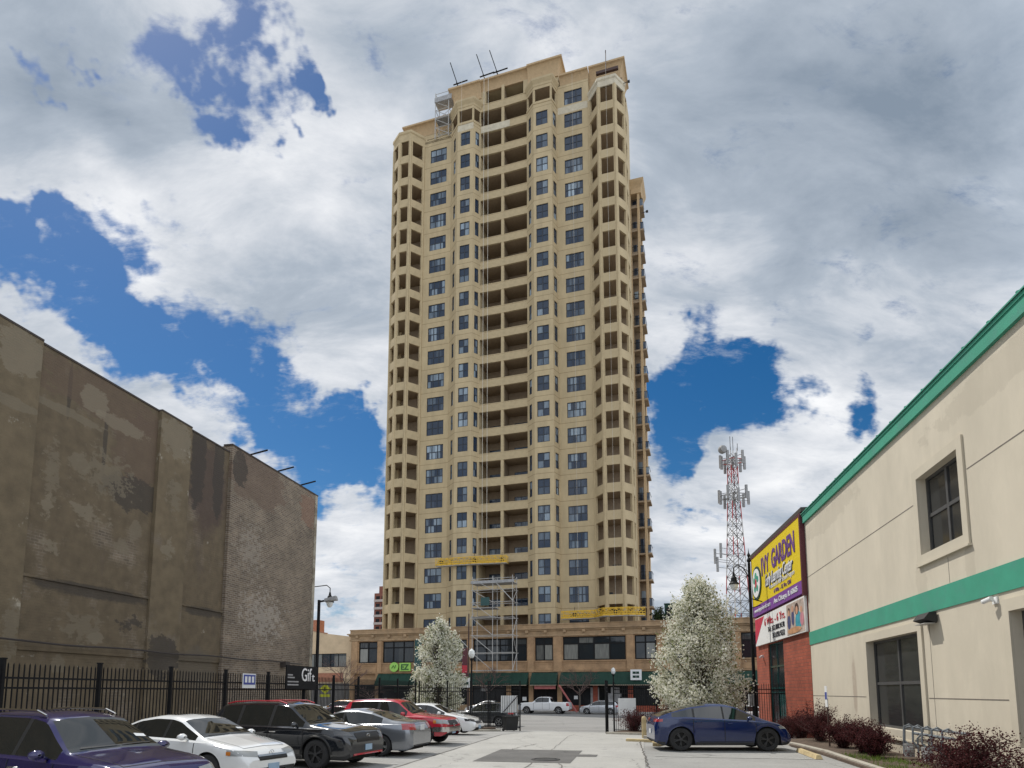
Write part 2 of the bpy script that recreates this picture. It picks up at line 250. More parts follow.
# ------------------------------------------------------------------ mesh builder
class MB:
    def __init__(s): s.v = []; s.f = []; s.m = []
    def add(s, vs, fs, mi=0):
        b = len(s.v); s.v += [tuple(v) for v in vs]
        for f in fs: s.f.append(tuple(b+i for i in f)); s.m.append(mi)
    def quad(s, a, b, c, d, mi=0): s.add([a, b, c, d], [(0, 1, 2, 3)], mi)
    def box(s, x0, x1, y0, y1, z0, z1, mi=0):
        s.add([(x0,y0,z0),(x1,y0,z0),(x1,y1,z0),(x0,y1,z0),(x0,y0,z1),(x1,y0,z1),(x1,y1,z1),(x0,y1,z1)],
              [(0,3,2,1),(4,5,6,7),(0,1,5,4),(1,2,6,5),(2,3,7,6),(3,0,4,7)], mi)
    def prism(s, pts, z0, z1, mi=0, capm=None):
        n = len(pts)
        a = sum(pts[i][0]*pts[(i+1)%n][1]-pts[(i+1)%n][0]*pts[i][1] for i in range(n))
        if a < 0: pts = pts[::-1]
        vs = [(p[0], p[1], z0) for p in pts]+[(p[0], p[1], z1) for p in pts]
        s.add(vs, [(i, (i+1)%n, n+(i+1)%n, n+i) for i in range(n)], mi)
        b = len(s.v)-2*n
        s.f.append(tuple(b+i for i in range(n))[::-1]); s.m.append(mi if capm is None else capm)
        s.f.append(tuple(b+n+i for i in range(n))); s.m.append(mi)
    def slab(s, a, b, th, z0, z1, mi=0, back=True):      # upright slab along a->b, thickness behind (left side of a->b seen from outside)
        a = Vector(a); b = Vector(b); d = (b-a).normalized(); nn = Vector((-d.y, d.x))*th
        s.prism([a, b, b+nn, a+nn], z0, z1, mi)
    def tube(s, pts, r, k=6, mi=0, cap=True):
        pts = [Vector(p) for p in pts]; rs = r if isinstance(r, (list, tuple)) else [r]*len(pts)
        base = len(s.v); prev = None
        for i, p in enumerate(pts):
            d = (pts[min(i+1, len(pts)-1)]-pts[max(i-1, 0)]).normalized()
            ref = Vector((0, 0, 1)) if abs(d.z) < .9 else Vector((1, 0, 0))
            if prev is not None and abs(prev.dot(d)) < .95: ref = prev
            x = (ref-d*ref.dot(d)).normalized(); y = d.cross(x); prev = x
            for j in range(k):
                an = 2*math.pi*j/k; s.v.append(tuple(p+(x*math.cos(an)+y*math.sin(an))*rs[i]))
        for i in range(len(pts)-1):
            for j in range(k):
                s.f.append((base+i*k+j, base+i*k+(j+1)%k, base+(i+1)*k+(j+1)%k, base+(i+1)*k+j)); s.m.append(mi)
        if cap:
            s.f.append(tuple(base+j for j in range(k))[::-1]); s.m.append(mi)
            s.f.append(tuple(base+(len(pts)-1)*k+j for j in range(k))); s.m.append(mi)
    def bar(s, a, b, w, h=None, mi=0):
        a = Vector(a); b = Vector(b); h = h or w; d = (b-a).normalized()
        ref = Vector((0, 0, 1)) if abs(d.z) < .95 else Vector((1, 0, 0))
        x = d.cross(ref).normalized()*w/2; y = x.cross(d).normalized()*h/2
        vs = [a-x-y, a+x-y, a+x+y, a-x+y, b-x-y, b+x-y, b+x+y, b-x+y]
        s.add(vs, [(0,1,2,3),(7,6,5,4),(0,4,5,1),(1,5,6,2),(2,6,7,3),(3,7,4,0)], mi)
    def lathe(s, prof, k=16, mi=0, c=(0, 0, 0), axis='Z'):
        base = len(s.v)
        for (r, z) in prof:
            for j in range(k):
                a = 2*math.pi*j/k
                if axis == 'Z': s.v.append((c[0]+r*math.cos(a), c[1]+r*math.sin(a), c[2]+z))
                else: s.v.append((c[0]+r*math.cos(a), c[1]+z, c[2]+r*math.sin(a)))
        for i in range(len(prof)-1):
            for j in range(k):
                q = (base+i*k+j, base+i*k+(j+1)%k, base+(i+1)*k+(j+1)%k, base+(i+1)*k+j)
                s.f.append(q if axis == 'Z' else q[::-1]); s.m.append(mi)
    def panel(s, a, b, z0, z1, ops=(), mi=0, dep=.15, rmi=None):
        """wall from a to b (left to right seen from outside) with real openings and reveals"""
        a = Vector(a); b = Vector(b); ln = (b-a).length; d = (b-a)/ln; inn = Vector((-d.y, d.x))*dep
        us = sorted({0, ln, *[o[0] for o in ops], *[o[1] for o in ops]}); zs = sorted({z0, z1, *[o[2] for o in ops], *[o[3] for o in ops]})
        pt = lambda u, z, k=0: (*(a+d*u+inn*k), z)
        for i in range(len(us)-1):
            for j in range(len(zs)-1):
                uc = (us[i]+us[i+1])/2; zc = (zs[j]+zs[j+1])/2
                if any(o[0] < uc < o[1] and o[2] < zc < o[3] for o in ops): continue
                s.quad(pt(us[i], zs[j]), pt(us[i+1], zs[j]), pt(us[i+1], zs[j+1]), pt(us[i], zs[j+1]), mi)
        rm = mi if rmi is None else rmi
        for (u0, u1, za, zb) in ops:
            s.quad(pt(u0, za), pt(u0, za, 1), pt(u0, zb, 1), pt(u0, zb), rm); s.quad(pt(u1, za, 1), pt(u1, za), pt(u1, zb), pt(u1, zb, 1), rm)
            s.quad(pt(u0, za), pt(u1, za), pt(u1, za, 1), pt(u0, za, 1), rm); s.quad(pt(u0, zb, 1), pt(u1, zb, 1), pt(u1, zb), pt(u0, zb), rm)
    def sweep(s, pts, prof, mi=0, close=False):
        """profile (out, z) swept along a plan polyline, outside on the right of travel; closed profile ring"""
        pts = [Vector(p) for p in pts]; n = len(pts); base = len(s.v); k = len(prof)
        for i, p in enumerate(pts):
            ds = []
            if i > 0: ds.append((p-pts[i-1]).normalized())
            if i < n-1: ds.append((pts[i+1]-p).normalized())
            ns = [Vector((q.y, -q.x)) for q in ds]
            mm = sum(ns, Vector((0, 0))).normalized(); sc = 1/max(.5, mm.dot(ns[0]))
            for (o, z) in prof: s.v.append((*(p+mm*o*sc), z))
        for i in range(n-1):
            for j in range(k):
                s.f.append((base+i*k+j, base+(i+1)*k+j, base+(i+1)*k+(j+1)%k, base+i*k+(j+1)%k)); s.m.append(mi)
        s.f.append(tuple(base+j for j in range(k))); s.m.append(mi)
        s.f.append(tuple(base+(n-1)*k+j for j in range(k))[::-1]); s.m.append(mi)
    def mesh(s, name, mats, smooth=False):
        me = bpy.data.meshes.new(name); me.from_pydata(s.v, [], s.f)
        for mm in mats: me.materials.append(M[mm])
        me.polygons.foreach_set('material_index', s.m)
        if smooth: me.polygons.foreach_set('use_smooth', [True]*len(s.f))
        me.update(); return me
    def build(s, name, mats, parent=None, smooth=False, bevel=0):
        if isinstance(mats, str): mats = [mats]
        return obj(name, s.mesh(name, mats, smooth), parent)
def obj(name, me, parent=None, loc=(0, 0, 0), rz=0):
    o = bpy.data.objects.new(name, me); col.objects.link(o); o.parent = parent; o.location = loc; o.rotation_euler = (0, 0, rz)
    return o
def tag(o, label=None, cat=None, group=None, kind=None):
    if label: o['label'] = label
    if cat: o['category'] = cat
    if group: o['group'] = group
    if kind: o['kind'] = kind
    return o
def thing(name, loc, rz, label, cat, group=None):
    o = bpy.data.objects.new(name, None); col.objects.link(o); o.empty_display_size = .3
    o.location = (loc[0], loc[1], loc[2] if len(loc) > 2 else 0); o.rotation_euler = (0, 0, rz)
    return tag(o, label, cat, group)
def copy_tree(o, parent=None):
    c = o.copy(); col.objects.link(c); c.parent = parent
    for ch in list(o.children): copy_tree(ch, c)
    return c
DG = bpy.context.evaluated_depsgraph_get
def text(s, name, size, matname, parent, origin, xdir, up, width=None, th=.01, shear=0, bold=0.):
    cu = bpy.data.curves.new('t', 'FONT'); cu.body = s; cu.size = size; cu.extrude = th; cu.shear = shear; cu.offset = bold
    cu.align_x = 'LEFT'; cu.resolution_u = 3
    o = bpy.data.objects.new('t', cu); col.objects.link(o); bpy.context.view_layer.update()
    me = bpy.data.meshes.new_from_object(o.evaluated_get(DG())); bpy.data.objects.remove(o)
    w = max(v.co.x for v in me.vertices) if len(me.vertices) else 1
    xs = width/w if width else 1
    X = Vector(xdir).normalized(); Y = Vector(up).normalized(); Z = X.cross(Y)
    for v in me.vertices:
        c = v.co; v.co = Vector(origin)+X*c.x*xs+Y*c.y+Z*c.z
    me.materials.clear(); me.materials.append(M[matname]); me.name = name
    return obj(name, me, parent)
#@@SETTING
# ------------------------------------------------------------------ ground
def zo(o): return 0. if o > 50 else (-.45 if o < 39.5 else -.45*(50-o)/10.5)
mb = MB()
os_ = [400, 50, 39.5, 6.6, -900]
for a, b in zip(os_, os_[1:]):
    q = [P(-700, a), P(700, a), P(700, b), P(-700, b)]
    mb.quad(*[(p.x, p.y, zo(o)) for p, o in zip(q, (a, a, b, b))])
tag(mb.build('ground', 'lot_concrete'), kind='structure')
mb = MB()
q = [P(-400, 38.6), P(400, 38.6), P(400, 6.6), P(-400, 6.6)]
mb.quad(*[(p.x, p.y, -.446) for p in q])
tag(mb.build('road', 'street_asphalt'), kind='structure')
mb = MB()
for s0, s1, o0, o1 in ((-200, 200, 2.0, 6.6),):
    q = [P(s0, o1), P(s1, o1), P(s1, o0), P(s0, o0)]; mb.prism([tuple(p) for p in q], -.6, -.32)
tag(mb.build('sidewalk', 'lane_concrete'), kind='structure')
def sheet(name, t0, t1, d0, d1, dz, m, nx=None, ny=None):
    mb = MB(); nx = nx or max(1, int((t1-t0)/.6)); ny = ny or max(1, int((d1-d0)/.6))
    for i in range(nx+1):
        for j in range(ny+1):
            p = Lt(t0+(t1-t0)*i/nx, d0+(d1-d0)*j/ny); mb.v.append((p.x, p.y, gz(p.x, p.y)+dz))
    for i in range(nx):
        for j in range(ny):
            a = i*(ny+1)+j; mb.f.append((a, a+ny+1, a+ny+2, a+1)); mb.m.append(0)
    return tag(mb.build(name, m), kind='structure')
sheet('driveway', -6.35, .1, -8, 38.2, .015, 'lane_concrete')
sheet('asphalt_patch', -4.75, -1.95, 18.1, 22.0, .022, 'patch_asphalt')
sheet('asphalt_patch', -1.95, -1.35, 20.0, 20.7, .022, 'patch_asphalt')
def ribbon(mb, pts, w, dz):
    pts = [Vector(p) for p in pts]
    for a, b in zip(pts, pts[1:]):
        d = (b-a).normalized(); n_ = Vector((-d.y, d.x))*w/2
        mb.quad(*[(p.x, p.y, gz(p.x, p.y)+dz) for p in (a-n_, b-n_, b+n_, a+n_)])
mb = MB()
rr = random.Random(3)
def crack(t0, d0, t1, d1, jit, w, n=24):
    pts = []
    for i in range(n+1):
        k = i/n; pts.append(Lt(t0+(t1-t0)*k+rr.uniform(-jit, jit), d0+(d1-d0)*k+rr.uniform(-jit, jit)))
    ribbon(mb, pts, w, .026)
crack(-6.35, -4, -6.35, 34, .012, .05, 60)
crack(-.05, 26.5, .25, 14, .05, .035, 34)
crack(-3.2, -2, -3.0, 18, .03, .022, 40); crack(-6.3, 14.5, -.1, 14.2, .02, .02); crack(-6.3, 24.5, 0, 24.4, .03, .02); crack(-6.3, 30, 0, 29.9, .03, .02)
crack(-3.0, 22, -3.3, 33, .03, .015, 30); crack(-4.4, 22, -3.9, 24.5, .08, .03, 12); crack(-2.2, 18, -1.9, 13, .1, .03, 16)
tag(mb.build('ground_cracks', 'crack_dark'), kind='structure')
mb = MB()
for dd in (12.2, 14.9, 17.6, 20.3, 23.0, 25.7, 28.4):
    ribbon(mb, [Lt(-6.6, dd-.55), Lt(-12.6, dd+.65)], .11, .012)
for dd in (20.7, 23.6+1.6):
    ribbon(mb, [Lt(.4, dd), Lt(5.2, dd)], .11, .012)
tag(mb.build('stall_lines', 'lane_paint'), kind='structure')
# manhole
t = thing('manhole_cover', (*Lt(-2.75, 18.9), .024), ROT_A, 'dark round manhole cover set in the asphalt patch of the driveway', 'manhole')
mb = MB(); mb.lathe([(.0, .012), (.30, .012), (.33, .0)], 20); mb.build('cover', 'iron', t)
mb = MB(); mb.lathe([(.34, .0), (.34, .014), (.42, .014), (.43, 0)], 20); mb.build('rim', 'iron', t)
# kerbs and beds
def kerb(name, pts, w=.16, h=.13, m='kerb_concrete', closed=False):
    mb = MB(); P2 = [Vector(p) for p in pts]
    out = []
    for a, b in zip(P2, P2[1:]):
        n_ = max(1, int((b-a).length/.8))
        for i in range(n_): out.append(a.lerp(b, i/n_))
    out.append(P2[-1])
    prof = [(0, 0), (0, 1), (1, 1), (1, 0)]; base = 0; k = 4
    for i, p in enumerate(out):
        ds = ((out[min(i+1, len(out)-1)]-out[max(i-1, 0)]).normalized()); nn = Vector((ds.y, -ds.x))*w
        z = gz(p.x, p.y)
        jj = rr.uniform(-.006, .006)
        for (o, t_) in ((0, -.1), (0, h+jj-.015), (.15, h+jj), (.9, h+jj), (1, h+jj-.015), (1, -.1)): mb.v.append((p.x+nn.x*o, p.y+nn.y*o, z+t_))
    for i in range(len(out)-1):
        for j in range(5): mb.f.append((i*6+j, i*6+j+1, (i+1)*6+j+1, (i+1)*6+j)); mb.m.append(0)
    mb.f.append(tuple(range(6))); mb.m.append(0); mb.f.append(tuple((len(out)-1)*6+j for j in range(6))[::-1]); mb.m.append(0)
    return tag(mb.build(name, m), kind='structure')
kerb('kerb', [Lt(5.75, -2), Lt(5.75, 22.5), Lt(5.5, 25.2), Lt(5.2, 26.6), Lt(4.3, 27.6), Lt(.9, 27.9), Lt(.1, 28.4)])
kerb('kerb', [Lt(-.55, 26.7), Lt(.55, 26.4), Lt(.9, 25.2), Lt(.6, 24.4)], .2, .12, 'yellowed_concrete')
kerb('kerb', [Lt(11, 37.6), Lt(.5, 37.6), Lt(-1.2, 36.6), Lt(-1.7, 35.2), Lt(-.6, 34.4), Lt(11, 34.0)])
kerb('kerb', [Lt(-13.2, 37.8), Lt(-8.6, 38.6), Lt(-8.2, 37.8), Lt(-9.0, 36.6), Lt(-13.2, 35.6)])
kerb('kerb', [P(-200, 6.45), P(200, 6.45)], .15, .13)
def bed(name, pts, h, m):
    mb = MB(); mb.prism([(p.x, p.y) for p in pts], -.6, h); return tag(mb.build(name, m), kind='structure')
bed('planting_bed', [Lt(5.9, -2), Lt(8, -2), Lt(8, 30), Lt(5.6, 28), Lt(5.35, 25.2), Lt(5.6, 22.5)][::1], .07, 'mulch')
bed('planting_bed', [Lt(-13.1, 37.6), Lt(-8.7, 38.2), Lt(-8.5, 37.8), Lt(-9.2, 36.8), Lt(-13.1, 35.9)], -.12, 'mulch')
bed('planting_bed', [Lt(11, 37.4), Lt(.5, 37.4), Lt(-1., 36.5), Lt(-1.4, 35.4), Lt(-.5, 34.7), Lt(11, 34.3)], -.14, 'mulch')

# ------------------------------------------------------------------ apartment tower
FH = 3.471
def zk(k): return 80.05-FH*(k-1)
tower = thing('apartment_tower', (TO.x, TO.y, 0), ROT_T, 'tall tan stucco apartment tower with rounded stacks of balconies, under facade repair', 'apartment tower')
def V2(s, o): return Vector((s, -o))
LT = [V2(-18.34, .6), V2(-16.74, 1.8), V2(-14.88, 1.8), V2(-13.46, 0)]
RT = [V2(10.9, 0), V2(12.48, 1.8), V2(14.79, 1.8), V2(15.88, 0)]
BA = [V2(-9.26, 0), V2(-7.65, 1.5), V2(-5.25, 1.5), V2(-4.51, .4)]
BB = [V2(2.28, .4), V2(3.54, 1.5), V2(6.09, 1.5), V2(6.54, 0)]
CB = [V2(-4.51, .4), V2(-1.28, .33), V2(2.28, .4)]
KB = 21
WZ = 1.03
ZB = 9.0
def wmesh(w, h, cols, rows=2, fr='window_frame', gl='tower_glass', t=.09, split=.5, mw=.055):
    mb = MB(); x0, x1, z0, z1 = -w/2, w/2, -h/2, h/2
    mb.box(x0, x0+t, -.04, .03, z0, z1); mb.box(x1-t, x1, -.04, .03, z0, z1)
    mb.box(x0+t, x1-t, -.04, .03, z0, z0+t); mb.box(x0+t, x1-t, -.04, .03, z1-t, z1)
    for i in range(1, cols): x = x0+w*i/cols; mb.box(x-mw, x+mw, -.038, .03, z0+t, z1-t)
    for j in range(1, rows):
        z = z0+h*(split if rows == 2 else j/rows)
        for i in range(cols):
            xa = x0+w*i/cols+mw; xb = x0+w*(i+1)/cols-mw
            mb.box(xa, xb, -.034, .03, z-mw*.9, z+mw*.9)
    mb.quad((x0+t, .0, z0+t), (x1-t, .0, z0+t), (x1-t, .0, z1-t), (x0+t, .0, z1-t), 1)
    return mb.mesh('window', [fr, gl])
wall = MB()
winspec = []   # (a, b, u0, u1, k0, name)
def facade(a, b, z0, z1, u0, u1, k0, name, cols):
    KB = 21 if z0 < 50 else 0
    ln = (b-a).length; d = (b-a)/ln; inn = Vector((-d.y, d.x))
    ks = range(k0, KB+1)
    wall.panel(a, b, z0, z1, [(u0, u1, zk(k)-WZ, zk(k)+WZ) for k in ks], 0, .14)
    me = wmesh(u1-u0, 2*WZ, cols); c = a+d*(u0+u1)/2+inn*.11
    for k in ks: obj(name, me, tower, (c.x, c.y, zk(k)), math.atan2(d.y, d.x))
A = BA; B = BB
facade(LT[3], A[0], ZB, 82.7, .95, 3.5, 1, 'window', 3)
facade(V2(-16.9, -1.5), V2(-9.3, -1.5), 82., 85.6, 3.1, 5.2, 0, 'window', 2)
facade(A[0], A[1], ZB, zk(0)-1.2, .85, 1.55, 1, 'narrow_window', 1)
facade(A[1], A[2], ZB, zk(0)-1.2, .46, 1.9, 1, 'window', 2)
facade(A[2], A[3], ZB, zk(0)-1.2, .36, 1.02, 1, 'narrow_window', 1)
facade(B[0], B[1], ZB, zk(0)-1.2, .42, 1.05, 1, 'narrow_window', 1)
facade(B[1], B[2], ZB, zk(0)-1.2, .36, 2.0, 1, 'window', 2)
facade(B[2], B[3], ZB, zk(0)-1.2, .38, 1.25, 1, 'narrow_window', 1)
facade(B[3], RT[0], ZB, 85.6, 1.0, 3.5, 0, 'window', 3)
# penthouse walls behind the terraces, recess walls, body
wall.prism([V2(-17.2, -1.3), V2(-13.46, -1.3), V2(-13.46, -22), V2(-17.2, -22)], ZB, 82.0, 1)
wall.prism([V2(-16.9, -1.7), V2(-9.3, -1.7), V2(-9.3, -22), V2(-16.9, -22)], 82.01, 85.5, 0)
wall.prism([V2(-13.46, 0), V2(-9.26, 0), V2(-9.26, -.19), V2(-13.46, -.19)], 82.3, 82.9, 0)
wall.prism([V2(-13.44, -.2), V2(-9.3, -.2), V2(-9.3, -22), V2(-13.44, -22)], ZB, 82.0, 0)
wall.prism([V2(-9.28, -.6), V2(-4.75, -.6), V2(-4.75, -26), V2(-9.28, -26)], ZB, 88.2, 1)
wall.prism([V2(-4.74, -2.4), V2(2.5, -2.4), V2(2.5, -26), V2(-4.74, -26)], ZB, 88.2, 1)
wall.prism([V2(2.51, -.6), V2(6.6, -.6), V2(6.6, -26), V2(2.51, -26)], ZB, 88.2, 1)
wall.prism([V2(6.61, -.2), V2(10.9, -.2), V2(10.9, -6), V2(6.61, -6)], ZB, 85.55, 0)
wall.prism([V2(10.92, -1.3), V2(15.4, -1.3), V2(15.4, -5), V2(10.92, -5)], ZB, 85.7, 1)
# side reveals of the centre recess and bay returns
wall.slab(V2(-4.51, .1), V2(-4.51, -2.4), .24, ZB, zk(0)-1.2, 0); wall.slab(V2(2.28, -2.4), V2(2.28, .1), .24, ZB, zk(0)-1.2, 0)
wall.slab(V2(-13.46, 0), V2(-13.46, -1.3), .2, ZB, 83.2, 0)
wall.slab(V2(10.9, -1.3), V2(10.9, 0), .2, ZB, 83.2, 0)
wall.slab(V2(-17.95, .2), V2(-17.95, -1.5), .3, ZB, 83.2, 0) if False else None
wall.prism([V2(-18.3, -.9), V2(-17.2, -.9), V2(-17.2, -22), V2(-18.3, -22)], ZB, 82.2, 0)
wall.prism([V2(-18.3, -.89), V2(-18.12, -.89), V2(-18.12, .42), V2(-18.3, .42)], ZB, 83.0, 0)
wall.prism([V2(15.4, -1.9), V2(15.8, -1.9), V2(15.8, -5), V2(15.4, -5)], ZB, 83.0, 0)
wall.build('wall', ['tower_stucco', 'shaded_stucco'], tower)
# balconies -------------------------------------------------------------
def post(mb, p, r, z0, z1, mi=0): mb.prism([(p.x+r*math.cos(a), p.y+r*math.sin(a)) for a in [math.pi*(i+.5)/3 for i in range(6)]], z0, z1, mi)
def turret(pts, sideback, lo, hi, back, clutter=0):
    """one storey: parapet band, corner posts, floor slab; z relative to window centre"""
    mb = MB(); n_ = len(pts)
    ch = sum((Vector(p) for p in pts), Vector((0, 0)))/n_
    for i in range(n_-1):
        a, b = pts[i], pts[i+1]; mb.slab(a, b, .22, lo, hi, 0)
        d = (b-a).normalized(); w = min(.34, (b-a).length*.2)
        inn = Vector((-d.y, d.x))*.3
        for (p, q) in ((a, a+d*w), (b-d*w, b)):
            mb.slab(p+inn*.02, q+inn*.02, .3, hi, lo+FH-.001, 0)
    inner = [p+(ch-p)*.04 for p in pts]
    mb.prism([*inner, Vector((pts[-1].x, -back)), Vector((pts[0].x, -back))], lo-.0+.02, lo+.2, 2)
    for i in range(n_): post(mb, pts[i]+(ch-pts[i])*.06, .17, lo, lo+FH-.002)
    if sideback is not None:
        a, b = sideback; mb.slab(a, b, .2, lo, hi, 0)
    if clutter:
        r_ = random.Random(clutter); c = pts[1].lerp(pts[2], .5)+(Vector((0, .9)))
        for q in range(r_.randint(1, 3)):
            x = c.x+r_.uniform(-.7, .7); y = c.y+r_.uniform(-.1, .5); h = hi+r_.uniform(.05, .45)
            mb.box(x-.22, x+.22, y-.2, y+.2, lo+.2, h, 3)
    return mb
LO, HI = -1.62, -.45
for k in range(1, KB+1):
    cl = k if k > 12 and k % 3 else 0
    o = turret(LT, (V2(-18.34, -1.6), V2(-18.34, .6)), LO, HI, -1.4, cl).build('balcony', ['tower_trim', 'shaded_stucco', 'tower_soffit', 'black_plastic'], tower); o.location.z = zk(k)
    o = turret(RT, (V2(15.88, 0), V2(15.88, -1.6)), LO, HI, -1.4, cl*7).build('balcony', ['tower_trim' if k > 1 else 'tower_trim', 'shaded_stucco', 'tower_soffit', 'black_plastic'], tower); o.location.z = zk(k)
def centre(k, half=False):
    mb = MB(); lo, hi = 1.15-FH, -1.2
    for a, b in ((CB[0], CB[1]), (CB[1], CB[2])):
        mb.slab(a, b, .26, lo, hi, 0)
        mb.slab(a+Vector((0, -.03)), b+Vector((0, -.03)), .04, hi-.10, hi, 0)
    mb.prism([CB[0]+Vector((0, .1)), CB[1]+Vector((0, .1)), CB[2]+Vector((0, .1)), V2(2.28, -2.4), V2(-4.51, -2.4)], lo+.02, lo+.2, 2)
    mb.box(-1.48, -1.08, -.30, .09, hi, lo+FH, 0)
    mb.box(-1.32, -1.2, .09, 2.4, lo+.2, lo+FH, 1)
    # sliding doors at the back
    for x0, x1 in ((-3.9, -2.1), (-.3, 1.5)):
        mb.box(x0-.07, x1+.07, 2.33, 2.4, lo+.2, lo+2.5, 4); mb.quad((x0, 2.32, lo+.28), (x1, 2.32, lo+.28), (x1, 2.32, lo+2.42), (x0, 2.32, lo+2.42), 5)
        mb.box((x0+x1)/2-.04, (x0+x1)/2+.04, 2.29, 2.34, lo+.25, lo+2.44, 4)
    if k > 12:
        r_ = random.Random(k*5)
        for q in range(r_.randint(1, 4)):
            x = r_.uniform(-4, 1.8); mb.box(x-.25, x+.25, .6, 1.1, lo+.2, hi+r_.uniform(.05, .4), 3)
    return mb
for k in range(-1, KB+1):
    o = centre(k).build('balcony', ['tower_trim' if k != 1 else 'tower_trim', 'shaded_stucco', 'tower_soffit', 'black_plastic', 'window_frame', 'tower_glass'], tower); o.location.z = zk(k)
# terrace storeys on top of both bays (k = 0)
for pts, back in ((BA, -.55), (BB, -.55)):
    mb = MB()
    z0 = zk(0)-1.2
    for i in range(3):
        a, b = pts[i], pts[i+1]; d = (b-a).normalized(); inn = Vector((-d.y, d.x))*.02
        mb.slab(a-inn*3, b-inn*3, .3, z0, z0+.35, 0)
        w = .22 if (b-a).length > 1.5 else .14
        for p, q in ((a, a+d*w), (b-d*w, b)): mb.slab(p+inn, q+inn, .22, z0+.35, zk(0)+1.05, 0)
    mb.prism([p for p in pts]+[V2(pts[3].x, -.55), V2(pts[0].x, -.55)], zk(0)+1.05, zk(0)+1.5, 0, 2)
    mb.sweep([p for p in pts], [(-.3, zk(0)+1.5), (.04, zk(0)+1.5), (.08, zk(0)+1.8), (.34, zk(0)+2.25), (.36, zk(0)+2.5), (-.3, zk(0)+2.5)], 0)
    mb.prism([p for p in pts]+[V2(pts[3].x, -.55), V2(pts[0].x, -.55)], zk(0)+1.5, zk(0)+2.48, 0)
    mb.build('terrace', ['tower_trim', 'shaded_stucco', 'tower_soffit'], tower)
# turret caps with plain parapets
for pts, zt in ((LT, 83.5), (RT, 83.2)):
    mb = MB(); z0 = zk(1)+LO+FH
    mb.sweep(pts, [(-.25, z0), (0, z0), (0, zt-.5), (.12, zt-.35), (.12, zt), (-.25, zt)], 0)
    mb.prism([p+(V2(sum(q.x for q in pts)/4, -.2)-p)*.08 for p in pts]+[V2(pts[3].x, -1.4), V2(pts[0].x, -1.4)], z0, z0+.3, 2)
    mb.build('parapet', ['tower_trim' if pts is LT else 'primer_white', 'shaded_stucco', 'tower_soffit'], tower)
# primer bands on the top storeys
for a_, b_, z0_, z1_ in ((A[1]+Vector((0, -.012)), A[2]+Vector((0, -.012)), zk(0)-2.2, zk(0)-1.22), (CB[0]+Vector((0, -.045)), CB[1]+Vector((0, -.045)), zk(1)+1.2, zk(0)-1.25),
        (CB[1]+Vector((0, -.045)), CB[1].lerp(CB[2], .3)+Vector((0, -.045)), zk(1)+1.2, zk(0)-1.25), (B[3]+Vector((.1, -.012)), RT[0]+Vector((-.1, -.012)), zk(1)+1.2, zk(0)-1.25)):
    mb = MB(); mb.slab(a_, b_, .01, z0_, z1_); mb.build('primer_patch', 'primer_white', tower)
# coved cornices
def cove(pts, z0, z1, out, name, back):
    mb = MB()
    prof = [(-.35, z0)]+[(out*(1-math.cos(math.pi/2*i/7)), z0+(z1-.28-z0)*math.sin(math.pi/2*i/7)) for i in range(8)]+[(out+.08, z1-.25), (out+.08, z1), (-.35, z1)]
    mb.sweep(pts, prof, 0)
    xs = [p.x for p in pts]; mb.prism([*[Vector((p.x, p.y+.3)) for p in pts], Vector((max(xs), back)), Vector((min(xs), back))], z0, z1-.02, 1)
    mb.build(name, ['cornice_brown', 'tower_stucco'], tower, smooth=False)
cove([V2(-8.85, -12), V2(-8.85, .2), V2(-4.6, .2)], 87.1, 89.5, .6, 'cornice', 12)
cove([V2(-4.6, .0), V2(2.4, .0)], 88.15, 89.6, .6, 'cornice', 12)
cove([V2(2.4, .25), V2(6.75, .25), V2(6.75, -12)], 87.1, 89.55, .6, 'cornice', 12)
cove([V2(-16.9, -12), V2(-16.9, -1.5), V2(-9.2, -1.5)], 85.3, 87.1, .7, 'cornice', 12)
cove([V2(6.9, -.3), V2(10.9, -.3)], 84.9, 87.1, .6, 'cornice', 5)
cove([V2(10.92, -1.0), V2(15.1, -1.0), V2(15.1, -5)], 84.3, 87.7, .7, 'cornice', 5)
mb = MB()
mb.box(-4.6, -3.9, -.1, .5, zk(-1)-1.2, 88.12); mb.box(1.7, 2.4, -.1, .5, zk(-1)-1.2, 88.12)
mb.box(-8.85, -4.6, -.1, .5, 86.2, 88.0); mb.box(2.4, 6.75, -.1, .5, 86.2, 88.0)
mb.build('attic_wall', 'tower_stucco', tower)
